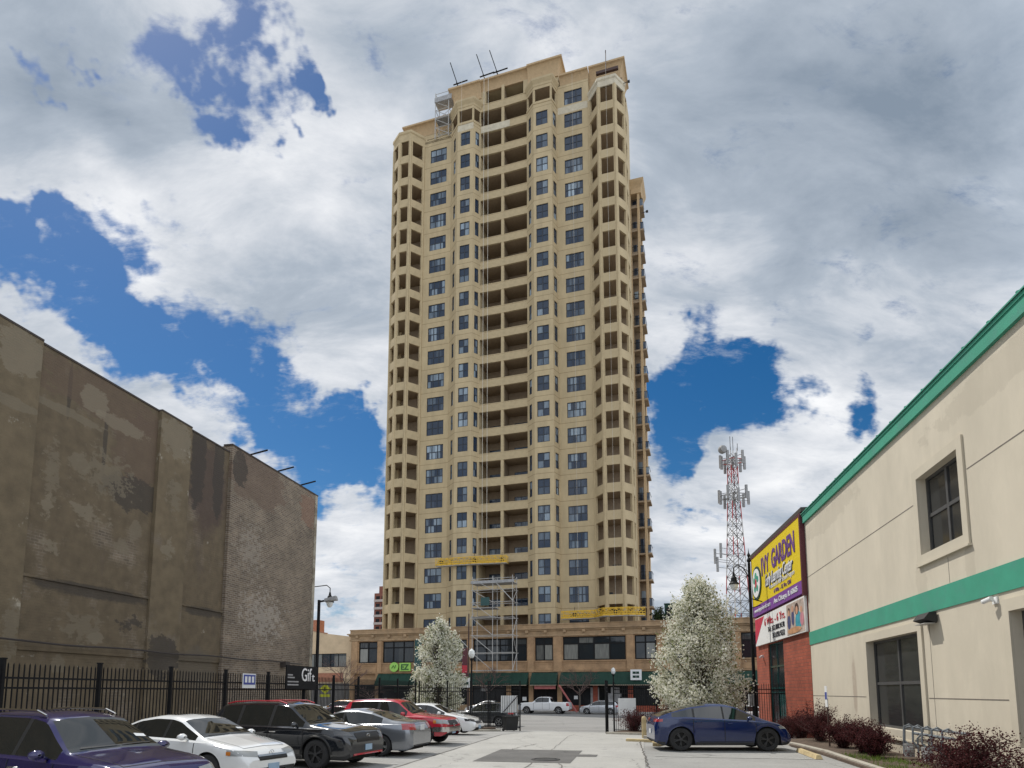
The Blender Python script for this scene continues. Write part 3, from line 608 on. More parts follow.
# rear wing seen past the right-hand corner
mb = MB()
mb.prism([V2(12, -5.5), V2(16.6, -5.5), V2(16.6, -7.5), V2(12, -7.5)], ZB, 71, 1)
mb.box(16.75, 17.05, 4.1, 4.7, ZB, 70.8); mb.box(15.3, 15.9, 4.1, 4.6, ZB, 70.8)
mb.box(15.9, 17.3, 4.0, 5.6, 70.2, 71.2)
mb.sweep([V2(15.3, -4.), V2(17.3, -4.), V2(17.3, -7.5)], [(-.3, 70.9), (0, 70.9), (.1, 71.3), (.35, 71.8), (.4, 72.1), (-.3, 72.1)], 2)
mb.prism([V2(16.6, -6.5), V2(17.05, -6.5), V2(17.05, -8), V2(16.6, -8)], ZB, 71, 0)
mb.build('rear_wing_wall', ['cornice_brown', 'shaded_stucco', 'cornice_brown'], tower)  # darker than the front: the wing's shade is put into its colour
for k in range(4, KB+1):
    mb = MB(); z = -1.5
    mb.box(15.9, 17.55, 4.15, 6.4, z, z+.22, 0)
    if k < 9: mb.box(15.9, 16.75, 4.2, 4.3, z+.22, z+.5, 0)
    for x in [15.95+.16*i for i in range(5)]: mb.box(x, x+.03, 4.2, 4.23, z+.22, z+1.25, 1)
    mb.box(15.92, 17.5, 4.19, 4.24, z+1.2, z+1.26, 1); mb.box(17.46, 17.5, 4.2, 6.3, z+1.2, z+1.26, 1)
    mb.quad((17.1, 4.21, z+.25), (17.46, 4.21, z+.25), (17.46, 4.21, z+1.2), (17.1, 4.21, z+1.2), 3); mb.quad((17.48, 4.2, z+.25), (17.48, 6.3, z+.25), (17.48, 6.3, z+1.2), (17.48, 4.2, z+1.2), 3)
    mb.box(16.0, 16.5, 5.42, 5.48, z+.25, z+2.4, 3)
    o = mb.build('rear_balcony', ['shaded_stucco', 'black_paint', 'shaded_stucco', 'tower_glass'], tower); o.location.z = zk(k)  # slabs in the darkened stucco, painting the rear wing as shaded
#@@POD
# ------------------------------------------------------------------ podium with shops
pod = thing('commercial_building', (TO.x, TO.y, 0), ROT_T, 'two storey orange tan brick shop building with green awnings at the foot of the tower', 'commercial building')
S0, S1 = -21.6, 34.
wins = [(-20.46, -17.69, 2), (-16.88, -12.35, 3), (-11.0, -5.05, 4), (-4.19, 2.85, 4), (3.87, 6.12, 2), (7.35, 14.86, 4), (15.9, 18.35, 2), (19.5, 26.6, 4), (27.6, 30.2, 2)]
mb = MB(); F = -3.0
mb.panel((S0, F), (S1, F), 4.35, 9.0, [(a-S0, b-S0, 5.72, 8.55) for a, b, c in wins], 0, .35)
mb.prism([(S0, F+.4), (S1, F+.4), (S1, 20), (S0, 20)], 2.9, 9.3, 0)
mb.prism([(S0, F), (S0+.01, F), (S0+.01, F+.4), (S0, F+.4)], -.5, 9.0, 0)
mb.panel((S0, 19), (S0, F), -.5, 9., [], 0)
for a, b, c in wins:                                    # recessed panels under the windows
    w_ = .12; x0, x1, z0, z1 = a+.1, b-.1, 4.55, 5.45
    mb.box(x0, x1, F-.05, F, z0, z0+w_, 0); mb.box(x0, x1, F-.05, F, z1-w_, z1, 0)
    mb.box(x0, x0+w_, F-.049, F, z0+w_, z1-w_, 0); mb.box(x1-w_, x1, F-.049, F, z0+w_, z1-w_, 0)
    mb.box(a-.1, b+.1, F-.12, F, 5.58, 5.72, 0)
ed = [S0]+[x for a, b, c in wins for x in (a, b)]+[S1]
for i in range(0, len(ed), 2):
    a, b = ed[i], ed[i+1]; mb.box(a+.12, b-.12, F-.14, F, 4.38, 8.62, 0)
mb.build('upper_wall', 'podium_brick', pod)
mb = MB()
mb.sweep([(S0-.05, 19), (S0-.05, F), (S1, F)], [(-.3, 8.66), (.16, 8.66), (.16, 8.86), (.06, 8.9), (.06, 9.25), (.2, 9.32), (.26, 9.46), (.42, 9.52), (.42, 9.64), (.1, 9.7), (.1, 10.05), (.16, 10.08), (.16, 10.2), (-.3, 10.2)], 0)
for s_ in np.arange(S0+1, S1, 2.35): mb.box(s_-.18, s_+.18, F-.34, F-.05, 9.1, 9.44, 0)
mb.build('cornice', 'podium_stone', pod)
mb = MB(); mb.prism([(S0+.3, F+.5), (S1, F+.5), (S1, 20), (S0+.3, 20)], 9.3, 9.55); mb.build('roof', 'podium_stone', pod)
for a, b, c in wins:
    o = obj('window', wmesh(b-a, 2.83, c, 2, 'black_paint', 'podium_glass', .14, .70, .09), pod, ((a+b)/2, F+.2, 7.135), 0)
# lettered shop window poster colours and street level
mb = MB(); mb.box(S0, S1, F+.4, F+.7, -.55, 2.9, 0)
r_ = random.Random(8)
piers = [S0+.3, -17.6, -12.2, -8.5, -4.6, .5, 3.35, 6.9, 11.2, 15.3, 18.9, 22.6, 26.9, 30.6, 33.4]
mb.build('storefront_wall', 'dark_void', pod)
for i, x in enumerate(piers):
    mb = MB(); mb.box(x-.28, x+.28, F-.02, F+.42, -.5, 4.34)
    mb.build('pier', 'podium_brick' if i not in (8, 9) else 'red_brick', pod)
for a, b in zip(piers, piers[1:]):
    o = obj('shop_window', wmesh(b-a-.6, 2.5, max(2, int((b-a)/1.3)), 2, 'black_paint', 'shop_glass', .09, .78), pod, ((a+b)/2, F+.3, 1.65), 0)
    mb = MB(); mb.box(a+.3, b-.3, F+.12, F+.4, -.5, .38); mb.build('stall_riser', 'red_brick' if a > 6 else 'podium_stone', pod)
for x, wd, zz_, m_ in ((-15.2, .7, 1.9, 'awning_green'), (8.6, .45, 1.1, 'white_plastic'), (12.6, 1.0, .9, 'galvanised_dull'), (-3.2, .8, 2.0, 'galvanised_dull'), (2.2, .5, .9, 'white_plastic'), (-16.6, .3, .9, 'white_plastic'), (13.7, .5, 1.4, 'galvanised_dull'), (-14.1, .35, .8, 'white_plastic')):
    mb = MB(); mb.box(x, x+wd, F+.24, F+.27, zz_, zz_+wd*.9); mb.build('window_poster', m_, pod)
mb = MB()
for x in (10.6, 13.0): mb.box(x, x+1.0, F+.2, F+.28, -.3, 2.5)
mb.build('shop_door', 'galvanised_dull', pod)
for a, b in ((-17.4, -12.6), (-12.4, -4.7), (-4.6, 3.1), (3.5, 6.75), (7.1, 18.7), (19.0, 26.8), (27.0, 33.5)):
    mb = MB(); y0, y1 = F-.15, F-1.15
    mb.add([(a, y0, 4.28), (b, y0, 4.28), (b, y1, 3.0), (a, y1, 3.0), (b, y1, 2.78), (a, y1, 2.78)], [(0, 3, 2, 1), (3, 5, 4, 2)], 0)
    mb.add([(a, y0, 4.28), (a, y1, 3.0), (a, y1, 2.78), (a, y0, 2.78)], [(0, 1, 2, 3)], 0); mb.add([(b, y0, 4.28), (b, y1, 3.0), (b, y1, 2.78), (b, y0, 2.78)], [(3, 2, 1, 0)], 0)
    for x in np.arange(a+.6, b-.3, 1.25): mb.bar((x, y0-.02, 4.27), (x, y1-.012, 3.0), .02, .03, 0)
    mb.box(a, b, y1-.02, y1+.02, 2.72, 2.78, 1)
    mb.build('awning', ['awning_green', 'awning_trim'], pod)
mb = MB(); mb.bar((7.1, -4.2, 2.75), (9.6, -6.0, -.35), .22, .1); tag(mb.build('leaning_beam', 'rust_red'), 'faded red beam leaning from the awning down to the kerb behind the pickup', 'beam')
bpy.data.objects['leaning_beam'].location = (TO.x, TO.y, 0); bpy.data.objects['leaning_beam'].rotation_euler = (0, 0, ROT_T)
mb = MB(); mb.box(4.0, 6.6, -3.9, -3.7, 2.3, 2.75); mb.build('sign_board', 'rust_red', pod)
mb = MB(); mb.box(-12.15, -11.15, -3.3, -3.02, 4.6, 8.6); mb.build('corner_glazing', 'green_glass', pod)
# green store sign: round emblem and two letters
mat('sign_green', (.33, .62, .12), .5, .03); mat('sign_dark', (.03, .12, .03), .5)
t_ = thing('store_sign', (TO.x, TO.y, 0), ROT_T, 'bright green sign of a round emblem and the letters EZ under the left upper windows', 'sign')
mb = MB()
mb.lathe([(0, -3.42), (.6, -3.42), (.62, -3.4), (.62, -3.2), (0, -3.2)], 24, 0, (-15.0, 0, 5.15), 'Y'); mb.build('emblem', 'sign_green', t_)
mb = MB(); mb.tube([(-15.3, -3.45, 5.0), (-15.05, -3.45, 5.35), (-14.85, -3.45, 5.0), (-14.7, -3.45, 5.4)], .05, 5); mb.build('emblem_mark', 'sign_dark', t_)
mb = MB(); mb.box(-14.2, -12.65, -3.4, -3.2, 4.62, 5.68); mb.build('letter_board', 'sign_green', t_)
text('EZ', 'lettering', 1.0, 'sign_dark', t_, (-14.0, -3.44, 4.8), (1, 0, 0), (0, 0, 1), 1.15, bold=.03)
t_ = thing('awning_sign', (TO.x, TO.y, 0), ROT_T, 'square white sign with two green bars standing on the right-hand green awning', 'sign')
mb = MB(); mb.box(15.5, 16.75, -4.35, -4.27, 3.3, 4.5); mb.build('board', 'white_plastic', t_)
for z in (3.55, 4.0):
    mb = MB(); mb.box(15.75, 16.1, -4.37, -4.352, z, z+.27); mb.box(16.14, 16.48, -4.37, -4.352, z, z+.27); mb.build('green_bar', 'awning_green', t_)
# small roof shed and planting on the podium
t_ = thing('roof_shed', (TO.x, TO.y, 0), ROT_T, 'dark green metal box standing on the podium roof right of the tower', 'roof unit')
mb = MB(); mb.box(19.3, 21.0, -1.6, 0, 9.6, 12.2); mb.box(19.25, 21.05, -1.65, .05, 12.2, 12.32); mb.build('casing', 'awning_green', t_)
mb = MB(); mb.box(19.5, 20.1, -1.66, -1.6, 9.9, 11.8); mb.build('door', 'dark_void', t_)
# ------------------------------------------------------------------ low beige building and far block
low_b = thing('low_building', (TO.x, TO.y, 0), ROT_T, 'low beige rendered building with a strip of square windows left of the shop building', 'building')
mat('beige_render', (.60, .46, .30), .9, .1, .8); mat('grey_front', (.16, .15, .14), .8, .1); mat('brick_pale', (.36, .16, .10), .9, .15)
mb = MB(); mb.panel((-34, -2.2), (-21.75, -2.2), 5.2, 9.2, [(3.6, 11.2, 5.3, 7.15)], 0, .2)
mb.panel((-34, -2.2), (-21.75, -2.2), -.5, 5.2, [], 0)
mb.prism([(-34, -1.9), (-21.75, -1.9), (-21.75, 12), (-34, 12)], -.5, 9.1, 0)
mb.add([(-34, -2.2, 9.2), (-21.75, -2.2, 9.2), (-21.75, -2.2, 9.35), (-26, -2.2, 9.9), (-34, -2.2, 11.4), (-34, -1.9, 9.2), (-21.75, -1.9, 9.2), (-21.75, -1.9, 9.35), (-26, -1.9, 9.9), (-34, -1.9, 11.4)], [(0, 1, 2, 3, 4), (9, 8, 7, 6, 5), (4, 3, 8, 9), (3, 2, 7, 8)], 0)
mb.build('wall', 'beige_render', low_b)
mb = MB(); mb.sweep([(-34, -2.2), (-26, -2.2)], [(-.3, 0), (.06, 0), (.06, .12), (-.3, .12)])
for i, v in enumerate(mb.v): mb.v[i] = (v[0], v[1], v[2]+(11.4 if v[0] < -30 else 9.9))
mb.build('coping', 'brick_pale', low_b)
obj('window', wmesh(7.6, 1.85, 6, 1, 'black_paint', 'podium_glass', .08), low_b, (-26.6, -2.05, 6.22))
mb = MB(); mb.box(-33, -23.2, -2.3, -2.21, 3.3, 4.5); mb.build('sign_board', 'brick_pale', low_b)
mb = MB(); mb.box(-33, -22.2, -2.28, -2.21, -.3, 3.1); mb.build('shop_front', 'grey_front', low_b)
mb = MB(); mb.box(-31.4, -30.2, 2, 3.5, 9.5, 12.4); mb.build('chimney', 'brick_pale', low_b)
text('PRODUCTS', 'lettering', .9, 'rust_red', low_b, (-29.6, -2.31, 3.6), (1, 0, 0), (0, 0, 1), 5.4) if False else None
mat('far_brick', (.22, .085, .06), .9, .1); mat('far_slab', (.42, .36, .33), .9)
fb = thing('apartment_block', (-54.3, 250, 0), ROT_T, 'distant dark red brick apartment block showing past the left edge of the tower', 'apartment block')
mb = MB(); mb.box(0, 12, 0, 14, -2, 40.5); mb.build('wall', 'far_brick', fb)
mb = MB(); mb.box(1.5, 8, 1, 8, 40.5, 43.4); mb.build('roof_house', 'far_brick', fb)
for k in range(13):
    mb = MB(); z = 1+3.0*k
    mb.box(.3, 5.6, -.9, 0, z, z+.9); mb.build('balcony', 'far_slab', fb)
    for x in (.8, 3.2): mb = MB(); mb.box(x, x+1.6, -.06, .0, z+1.0, z+2.3); mb.build('window', 'shop_glass', fb)
# ------------------------------------------------------------------ scaffold, platforms, roof rigs (tower frame)
TL = (TO.x, TO.y, 0)
t_ = thing('scaffold_tower', TL, ROT_T, 'grey steel scaffold tower standing over the awning in front of the balconies', 'scaffold')
xs = (-3.1, -.5, 2.0); ys = (-4.5, -6.2); zs = [4.5, 6.6, 8.7, 10.8, 12.7, 14.2, 15.6]
for x in xs:
    for y in ys:
        top = 15.9 if y == ys[1] or x < 1 else 15.9
        mb = MB(); mb.tube([(x, y, 4.4 if x > 0 or y < -5 else 4.3), (x, y, top)], .038, 5); mb.build('standard', 'galvanised', t_)
mb = MB()
for z in zs:
    for y in ys: mb.tube([(xs[0]-.2, y, z), (xs[2]+.2, y, z)], .04, 5)
    for x in xs: mb.tube([(x, ys[0], z), (x, ys[1], z)], .04, 5)
mb.build('ledgers', 'galvanised', t_)
mb = MB()
for i, z in enumerate(zs[:-1]):
    z1 = zs[i+1]
    if i % 2 == 0: mb.tube([(xs[0], ys[1]-.05, z1), (xs[1], ys[1]-.05, z)], .038, 5); mb.tube([(xs[2]-.0, ys[1], z), (xs[2], ys[0], z1)], .035, 5)
    else: mb.tube([(xs[0], ys[1]-.05, z1), (xs[1], ys[1]-.05, z)], .038, 5); mb.tube([(xs[2], ys[1], z1), (xs[2], ys[0], z)], .035, 5)
mb.tube([(xs[1], ys[1]-.05, 15.5), (xs[2], ys[1]-.05, 12.8)], .05, 5); mb.tube([(xs[0]-1.9, ys[1], 8.6), (xs[0]+.2, ys[1], 6.6)], .045, 5); mb.tube([(xs[0]-.9, ys[1], 9.9), (xs[0]+.2, ys[1], 11.4)], .045, 5)
mb.build('braces', 'galvanised', t_)
for z in (15.0, 12.0, 10.9):
    mb = MB(); mb.box(xs[0]-.1, xs[2]+.1 if z > 14 else xs[1]+.3, ys[1]-.08, ys[0]+.1, z, z+.07); mb.build('plank', 'galvanised_dull', t_)
mb = MB(); mb.box(xs[0]-.2, xs[2]+.2, ys[1]-.14, ys[1]-.1, 15.0, 15.35); mb.build('mesh_screen', 'galvanised_dull', t_)
mb = MB(); mb.box(-2.0, -.9, ys[1]-.09, ys[1]-.06, 12.3, 13.3); mb.build('sheeting', 'green_glass', t_)
def platform(pts, z, lab, ropes):
    t_ = thing('suspended_platform', TL, ROT_T, lab, 'work platform')
    P2 = [Vector(p) for p in pts]
    mb = MB()
    for a, b in zip(P2, P2[1:]):
        d = (b-a).normalized(); inn = Vector((-d.y, d.x))
        mb.prism([a, b, b+inn*.8, a+inn*.8], z, z+.1)
    mb.build('deck', 'galvanised', t_)
    mb = MB(); r_ = random.Random(5)
    for a, b in zip(P2, P2[1:]):
        d = (b-a).normalized(); inn = Vector((-d.y, d.x)); ln = (b-a).length
        for off in (0, .8):
            for h in (.12, .5, 1.0): mb.bar((*(a+inn*off), z+h), (*(b+inn*off), z+h), .06, .08)
            n_ = max(1, int(ln/.75))
            for i in range(n_+1):
                p = a+d*ln*i/n_+inn*off; mb.bar((*p, z), (*p, z+1.05), .05)
            for i in range(n_):
                p = a+d*ln*i/n_+inn*off; q = a+d*ln*(i+1)/n_+inn*off
                mb.bar((*p, z+.1), (*q, z+.98), .06); mb.bar((*q, z+.1), (*p, z+.98), .06)
        mb.prism([a-inn*.03, b-inn*.03, b-inn*.01, a-inn*.01], z+.12, z+.30)
    mb.build('guard_rail', 'platform_yellow', t_)
    for x, y in ropes:
        mb = MB(); mb.box(x-.2, x+.2, y-.25, y+.15, z+.2, z+.75); mb.tube([(x, y, z+.7), (x, y, z+1.5)], .03, 4); mb.build('hoist', 'black_plastic', t_)
platform([(-9.9, -2.1), (-5.0, -2.1), (-.2, -1.6)], 18.35, 'yellow suspended work platform hanging across the left bay and balconies', [(-9.2, -1.8), (-4.6, -1.7), (-.9, -1.4)])
platform([(7.0, -2.2), (11.2, -2.4), (12.4, -4.0), (15.4, -4.0), (17.2, -3.1)], 10.75, 'long yellow suspended work platform resting over the shop building cornice', [(8.6, -1.9), (13.8, -3.3), (16.7, -2.9)])
rg = 'thin access ropes hanging down the tower front'
for i, (x0, y0, x1, z1, lab) in enumerate(((-3.85, -1.1, -3.75, 19.5, 'leftmost pale rope of the close pair hanging over the central balconies'), (-3.2, -1.1, -3.1, 19.5, 'right-hand pale rope of the close pair hanging over the central balconies'), (-6.9, -2.0, -6.9, 78., 'short pale rope hanging over the left bay below the roof'), (8.9, -1., 8.9, 12., 'thin rope hanging down the right wall between bay and corner balconies'), (13.7, -2.4, 13.7, 12., 'thin rope hanging in front of the right corner balconies'), (18.6, 1., 18.6, 12., 'thin rope hanging clear of the right edge of the tower'))):
    if i == 5: continue
    mb = MB(); mb.tube([(x0, y0, 89.5 if i < 3 else 86.), (x1, y0-.05, z1)], .03 if i < 2 else .012, 4)
    o = tag(mb.build('access_rope', 'rope'), lab, 'rope', rg); o.location = TL; o.rotation_euler = (0, 0, ROT_T)
labs = ['leftmost of the three dark outrigger beams on the tower roof edge', 'middle one of the three dark outrigger beams on the tower roof edge', 'right-hand one of the three dark outrigger beams on the tower roof edge']
for (x, lab) in zip((-8.1, -4.0, -2.0), labs):
    t_ = thing('roof_outrigger', TL, ROT_T, lab, 'outrigger', 'outrigger beams on the tower roof')
    mb = MB(); mb.bar((x-1.1, -.9, 93.6), (x, -.7, 89.9), .11); mb.build('mast', 'black_paint', t_)
    mb = MB(); mb.bar((x-.6, -.8, 89.9), (x+1.6, -.8, 90.0), .12); mb.bar((x, -1.1, 89.8), (x, 1.8, 89.8), .13); mb.build('beam', 'black_paint', t_)
    mb = MB(); mb.box(x-.4, x+.4, 1.2, 1.9, 89.6, 90.1); mb.build('counterweight', 'black_plastic', t_)
t_ = thing('roof_scaffold', TL, ROT_T, 'grey steel scaffold climbing the recess beside the upper left bay at roof level', 'scaffold')
mb = MB()
X0, X1, Y0, Y1 = -11.6, -9.5, -.6, .8
for x in (X0, X1):
    for y in (Y0, Y1): mb.tube([(x, y, 82.2), (x, y, 89.6)], .06, 5)
mb.build('standards', 'galvanised', t_)
mb = MB()
for z in (82.6, 84.0, 85.4, 86.8, 88.2, 89.4):
    for y in (Y0, Y1): mb.tube([(X0, y, z), (X1, y, z)], .045, 4)
    for x in (X0, X1): mb.tube([(x, Y0, z), (x, Y1, z)], .045, 4)
mb.build('ledgers', 'galvanised', t_)
mb = MB()
for z in (82.6, 84.0, 85.4, 86.8): mb.tube([(X0, Y0, z+1.4), (X1, Y0, z)], .05, 4); mb.tube([(X0, Y1, z), (X1, Y1, z+1.4)], .04, 4)
mb.build('braces', 'galvanised', t_)
mb = MB(); mb.box(X0-.1, X1+.5, Y0-.1, Y1, 88.0, 88.1); mb.box(X0-.1, X1+.5, Y0-.14, Y0-.1, 88.0, 88.75); mb.build('plank', 'galvanised_dull', t_)
mb = MB(); mb.box(X0, X1, Y0, Y1, 85.5, 85.58); mb.build('plank', 'galvanised_dull', t_)
mb = MB(); mb.box(12.1, 15.1, -.55, -.2, 85.3, 85.7); mb.box(13.4, 13.5, -.5, -.4, 85.7, 88.6)
o = tag(mb.build('roof_davit', 'brown_steel'), 'small dark davit frame above the right corner balconies at roof level', 'davit'); o.location = TL; o.rotation_euler = (0, 0, ROT_T)
for (x, y, z, lab) in ((16.0, -.4, 82.9, 'small floodlight sticking out from the right corner near the top balcony'), (17.6, 4.2, 67.2, 'small floodlight sticking out from the rear wing edge')):
    mb = MB(); mb.bar((x-.3, y, z), (x+.4, y, z+.1), .06); mb.box(x+.3, x+.6, y-.12, y+.12, z-.02, z+.2)
    o = tag(mb.build('floodlight', 'black_plastic'), lab, 'floodlight'); o.location = TL; o.rotation_euler = (0, 0, ROT_T)
# ------------------------------------------------------------------ cream clinic building on the right
c0 = Lt(8, 0)
mat('mullion_grey', (.07, .07, .07), .5, .1)
clin = thing('cream_building', (c0.x, c0.y, 0), ROT_A, 'two storey cream stucco building with teal bands along the right side of the lot', 'building')
DE = 32.55
def shear(mb, k=.019, ref=31.7, zmin=9.):
    mb.v = [(x, y, z+(x-ref)*k if z > zmin else z) for x, y, z in mb.v]
wl = [(20.5, 24.85, .8, 3.75), (11.3, 15.75, .8, 3.75), (2.6, 7.0, .8, 3.75)]
wu = [(17.43, 19.85, 5.86, 8.08), (11.6, 14.05, 5.86, 8.08)]
mb = MB(); mb.panel((DE, 0), (0, 0), -.6, 10.1, [(DE-b, DE-a, z0, z1) for a, b, z0, z1 in wl+wu], 0, .30)
mb.panel((DE, -14), (DE, 0), -.6, 10.1); mb.panel((0, 0), (0, -14), -.6, 10.1)
shear(mb); mb.build('wall', 'cream_stucco', clin)
for a, b, z0, z1 in wl+wu:
    mb = MB(); w_ = .27; y0, y1 = .002, .055
    mb.box(a-w_, b+w_, y0, y1, z0-w_, z0); mb.box(a-w_, b+w_, y0, y1, z1, z1+w_); mb.box(a-w_, a, y0, y1, z0, z1); mb.box(b, b+w_, y0, y1, z0, z1)
    mb.box(a-w_-.03, b+w_+.03, y0, y1+.04, z0-w_-.05, z0-w_)
    mb.build('window_surround', 'cream_trim', clin)
    o = obj('window', wmesh(b-a, z1-z0, 2, 2, 'mullion_grey', 'clinic_glass', .08, .5), clin, ((a+b)/2, -.24, (z0+z1)/2), math.pi)
    mb = MB(); mb.box(a, b, -.32, -.30, z0, z1); mb.build('window_blind', 'black_plastic', clin)
mb = MB(); mb.box(0, DE+.01, .004, .035, 4.2, 4.8); mb.build('teal_band', 'teal_band', clin)
mb = MB(); mb.box(-.2, DE+.05, .004, .10, 10.08, 10.42); mb.box(-.2, DE+.05, -.1, .13, 10.42, 10.5); shear(mb); mb.build('fascia', 'teal_band', clin)
mb = MB(); mb.add([(0, .17, 10.54), (DE+.1, .17, 10.54), (DE+.1, -3., 11.4), (0, -3., 11.4), (0, .17, 10.503), (DE+.1, .17, 10.503)], [(0, 3, 2, 1), (4, 0, 1, 5)])
for x in np.arange(.4, DE, 1.15): mb.bar((x, .165, 10.55), (x, -2.9, 11.41), .06, .05)
shear(mb); mb.build('roof', 'teal_roof', clin)
for a, b, z0, z1 in ((20.2, DE, 7.42, 7.445), (14.4, 17.1, 7.42, 7.445), (0, 11.3, 7.42, 7.445), (25.2, DE, 1.80, 1.825), (16.1, 20.15, 1.80, 1.825), (7.4, 10.9, 1.80, 1.825), (0, 2.2, 1.80, 1.825), (19.8, 19.812, .3, 4.18), (18.4, 18.412, 4.82, 5.5)):
    mb = MB(); mb.box(a, b, .0015, .006, z0, z1); mb.build('control_joint', 'joint_dark', clin)
mb = MB(); mb.prism([(DE-.02, -.5), (.02, -.5), (.02, -14), (DE-.02, -14)], -.6, 10.0); mb.v = [(x, y, z+((x-31.7)*.019 if z > 9 else 0)) for x, y, z in mb.v]; mb.build('core', 'dark_void', clin)
t_ = thing('wall_light', (c0.x, c0.y, 0), ROT_A, 'dark wall pack light mounted under the teal band of the cream building', 'wall light')
mb = MB(); mb.add([(19.2, .04, 3.86), (19.95, .04, 3.86), (19.95, .04, 4.16), (19.2, .04, 4.16), (19.2, .36, 3.98), (19.95, .36, 3.98), (19.95, .22, 4.16), (19.2, .22, 4.16)], [(0, 1, 5, 4), (4, 5, 6, 7), (7, 6, 2, 3), (0, 4, 7, 3), (1, 2, 6, 5)]); mb.build('housing', 'black_plastic', t_)
mb = MB(); mb.box(19.26, 19.9, .07, .33, 3.85, 3.87); mb.build('lens', 'galvanised', t_)
t_ = thing('security_camera', (c0.x, c0.y, 0), ROT_A, 'small white security camera under the teal band of the cream building', 'security camera')
mb = MB(); mb.box(16.2, 16.4, .002, .04, 3.98, 4.14); mb.bar((16.3, .03, 4.06), (16.3, .16, 4.06), .05); mb.build('bracket', 'white_plastic', t_)
mb = MB(); mb.tube([(16.2, .14, 4.1), (16.45, .2, 4.05)], .055, 10); mb.build('body', 'white_plastic', t_)
# gas meters
mat('pipe_grey', (.17, .19, .21), .5, .15)
t_ = thing('gas_meters', (c0.x, c0.y, 0), ROT_A, 'bank of grey gas meters and looping pipes at the foot of the cream wall', 'gas meters')
mb = MB()
mb.tube([(17.4, .28, .98), (20.9, .28, .98)], .035, 8); mb.tube([(18.0, .36, .82), (20.4, .36, .82)], .04, 8); mb.tube([(20.9, .28, .98), (21.3, .28, .9), (21.4, .28, .3), (21.4, .28, 0)], .04, 8)
for x in (18.2, 18.8, 19.4, 20.0, 20.6): mb.tube([(x, .28, .98), (x, .4, 1.06), (x+.08, .5, 1.0), (x+.08, .52, .6), (x, .42, .45)], .028, 7)
for x in (18.5, 19.2, 19.9): mb.tube([(x, .36, .82), (x+.12, .42, .7), (x+.12, .42, .2)], .026, 7)
mb.build('pipe', 'pipe_grey', t_)
for x in (18.25, 19.45, 20.65):
    mb = MB(); mb.lathe([(0, -.1), (.14, -.1), (.17, -.05), (.17, .05), (.14, .1), (0, .1)], 14, 0, (x, .42, .34), 'Y'); mb.box(x-.11, x+.11, .32, .52, .14, .5); mb.build('meter', 'galvanised_dull', t_)
# ------------------------------------------------------------------ brick wing with sign
B0_ = Lt(8, 32.6); BZ = R(8.5); bx_ = Vector((math.sin(BZ), math.cos(BZ))); ROT_B = math.atan2(bx_.y, bx_.x); BL = (B0_.x, B0_.y, 0)
bw = thing('brick_building', BL, ROT_B, 'red brick building end with a tall narrow green glass strip beyond the cream building', 'building')
mb = MB(); QL = 11.2
mb.panel((QL, 0), (0, 0), -.6, 10.7, [(QL-8.1, QL-4.75, -.3, 4.8)], 0, .2); mb.panel((QL, -9), (QL, 0), -.6, 10.7)
mb.prism([(.01, -.4), (.01, -9), (QL-.05, -9), (QL-.05, -.4)], -.6, 10.6); mb.build('wall', 'red_brick', bw)
mb = MB(); mb.box(-.1, QL+.08, -.3, .14, 10.7, 10.92); mb.box(QL-.3, QL+.08, -9, -.3, 10.7, 10.92); mb.build('coping', 'coping_dark', bw)
mb = MB(); mb.box(4.78, 8.08, -.18, -.12, -.3, 4.8, 1)
for x in (4.78, 6.4, 8.0): mb.box(x, x+.08, -.13, -.06, -.3, 4.8)
for z in (-.3, 1.9, 2.15, 3.4, 4.7): mb.box(4.86, 8.0, -.13, -.07, z, z+.09)
mb.build('window', ['green_glass', 'shop_glass'], bw)
mb = MB(); mb.box(4.9, 6.3, -.115, -.10, -.2, 1.85); mb.build('door', 'green_glass', bw)
t_ = thing('security_camera', BL, ROT_B, 'small white security camera on the red brick beside the glass strip', 'security camera')
mb = MB(); mb.box(9.3, 9.45, .002, .1, 4.1, 4.25); mb.tube([(9.4, .1, 4.18), (9.0, .3, 4.1)], .06, 8); mb.build('body', 'white_plastic', t_)
mat('sign_yellow', (.74, .56, .01), .45, .03); mat('sign_purple', (.19, .06, .30), .45, .04); mat('sign_white', (.80, .80, .79), .45, .03); mat('sign_maroon', (.10, .02, .03), .5)
mat('letter_purple', (.13, .05, .22), .5, .05); mat('letter_grey', (.72, .73, .76), .5, .03); mat('letter_black', (.02, .02, .03), .5); mat('letter_red', (.50, .03, .05), .5); mat('sign_pink', (.55, .04, .08), .5)
ys_ = thing('store_sign', BL, ROT_B, 'big yellow and purple sign reading IVY GARDEN on the brick building', 'sign')
mb = MB(); mb.box(.05, 10.6, .02, .2, 7.37, 10.5); mb.build('yellow_board', 'sign_yellow', ys_)
mb = MB(); mb.box(.05, 10.6, .02, .2, 6.72, 7.36); mb.build('purple_board', 'sign_purple', ys_)
mb = MB(); mb.box(-.12, .05, .02, .24, 6.6, 10.62); mb.box(10.6, 10.68, .02, .22, 6.7, 10.62); mb.box(.05, 10.6, .02, .22, 10.5, 10.62); mb.build('frame', 'sign_maroon', ys_)
Xd = (-1, 0, 0); Zu = (0, 0, 1); YY = .22
text('I', 'lettering', 1.5, 'letter_purple', ys_, (8.05, YY, 8.98), Xd, Zu, .3, bold=.03)
text('VY', 'lettering', 1.5, 'letter_purple', ys_, (7.6, YY, 8.98), Xd, Zu, 1.5, bold=.02)
text('GARDEN', 'lettering', 1.5, 'letter_purple', ys_, (5.55, YY, 8.98), Xd, Zu, 4.6, bold=.04)
text('Early Learning Center', 'lettering', .95, 'letter_black', ys_, (7.1, YY-.008, 8.14), Xd, Zu, 5.75, shear=.35, bold=.03)
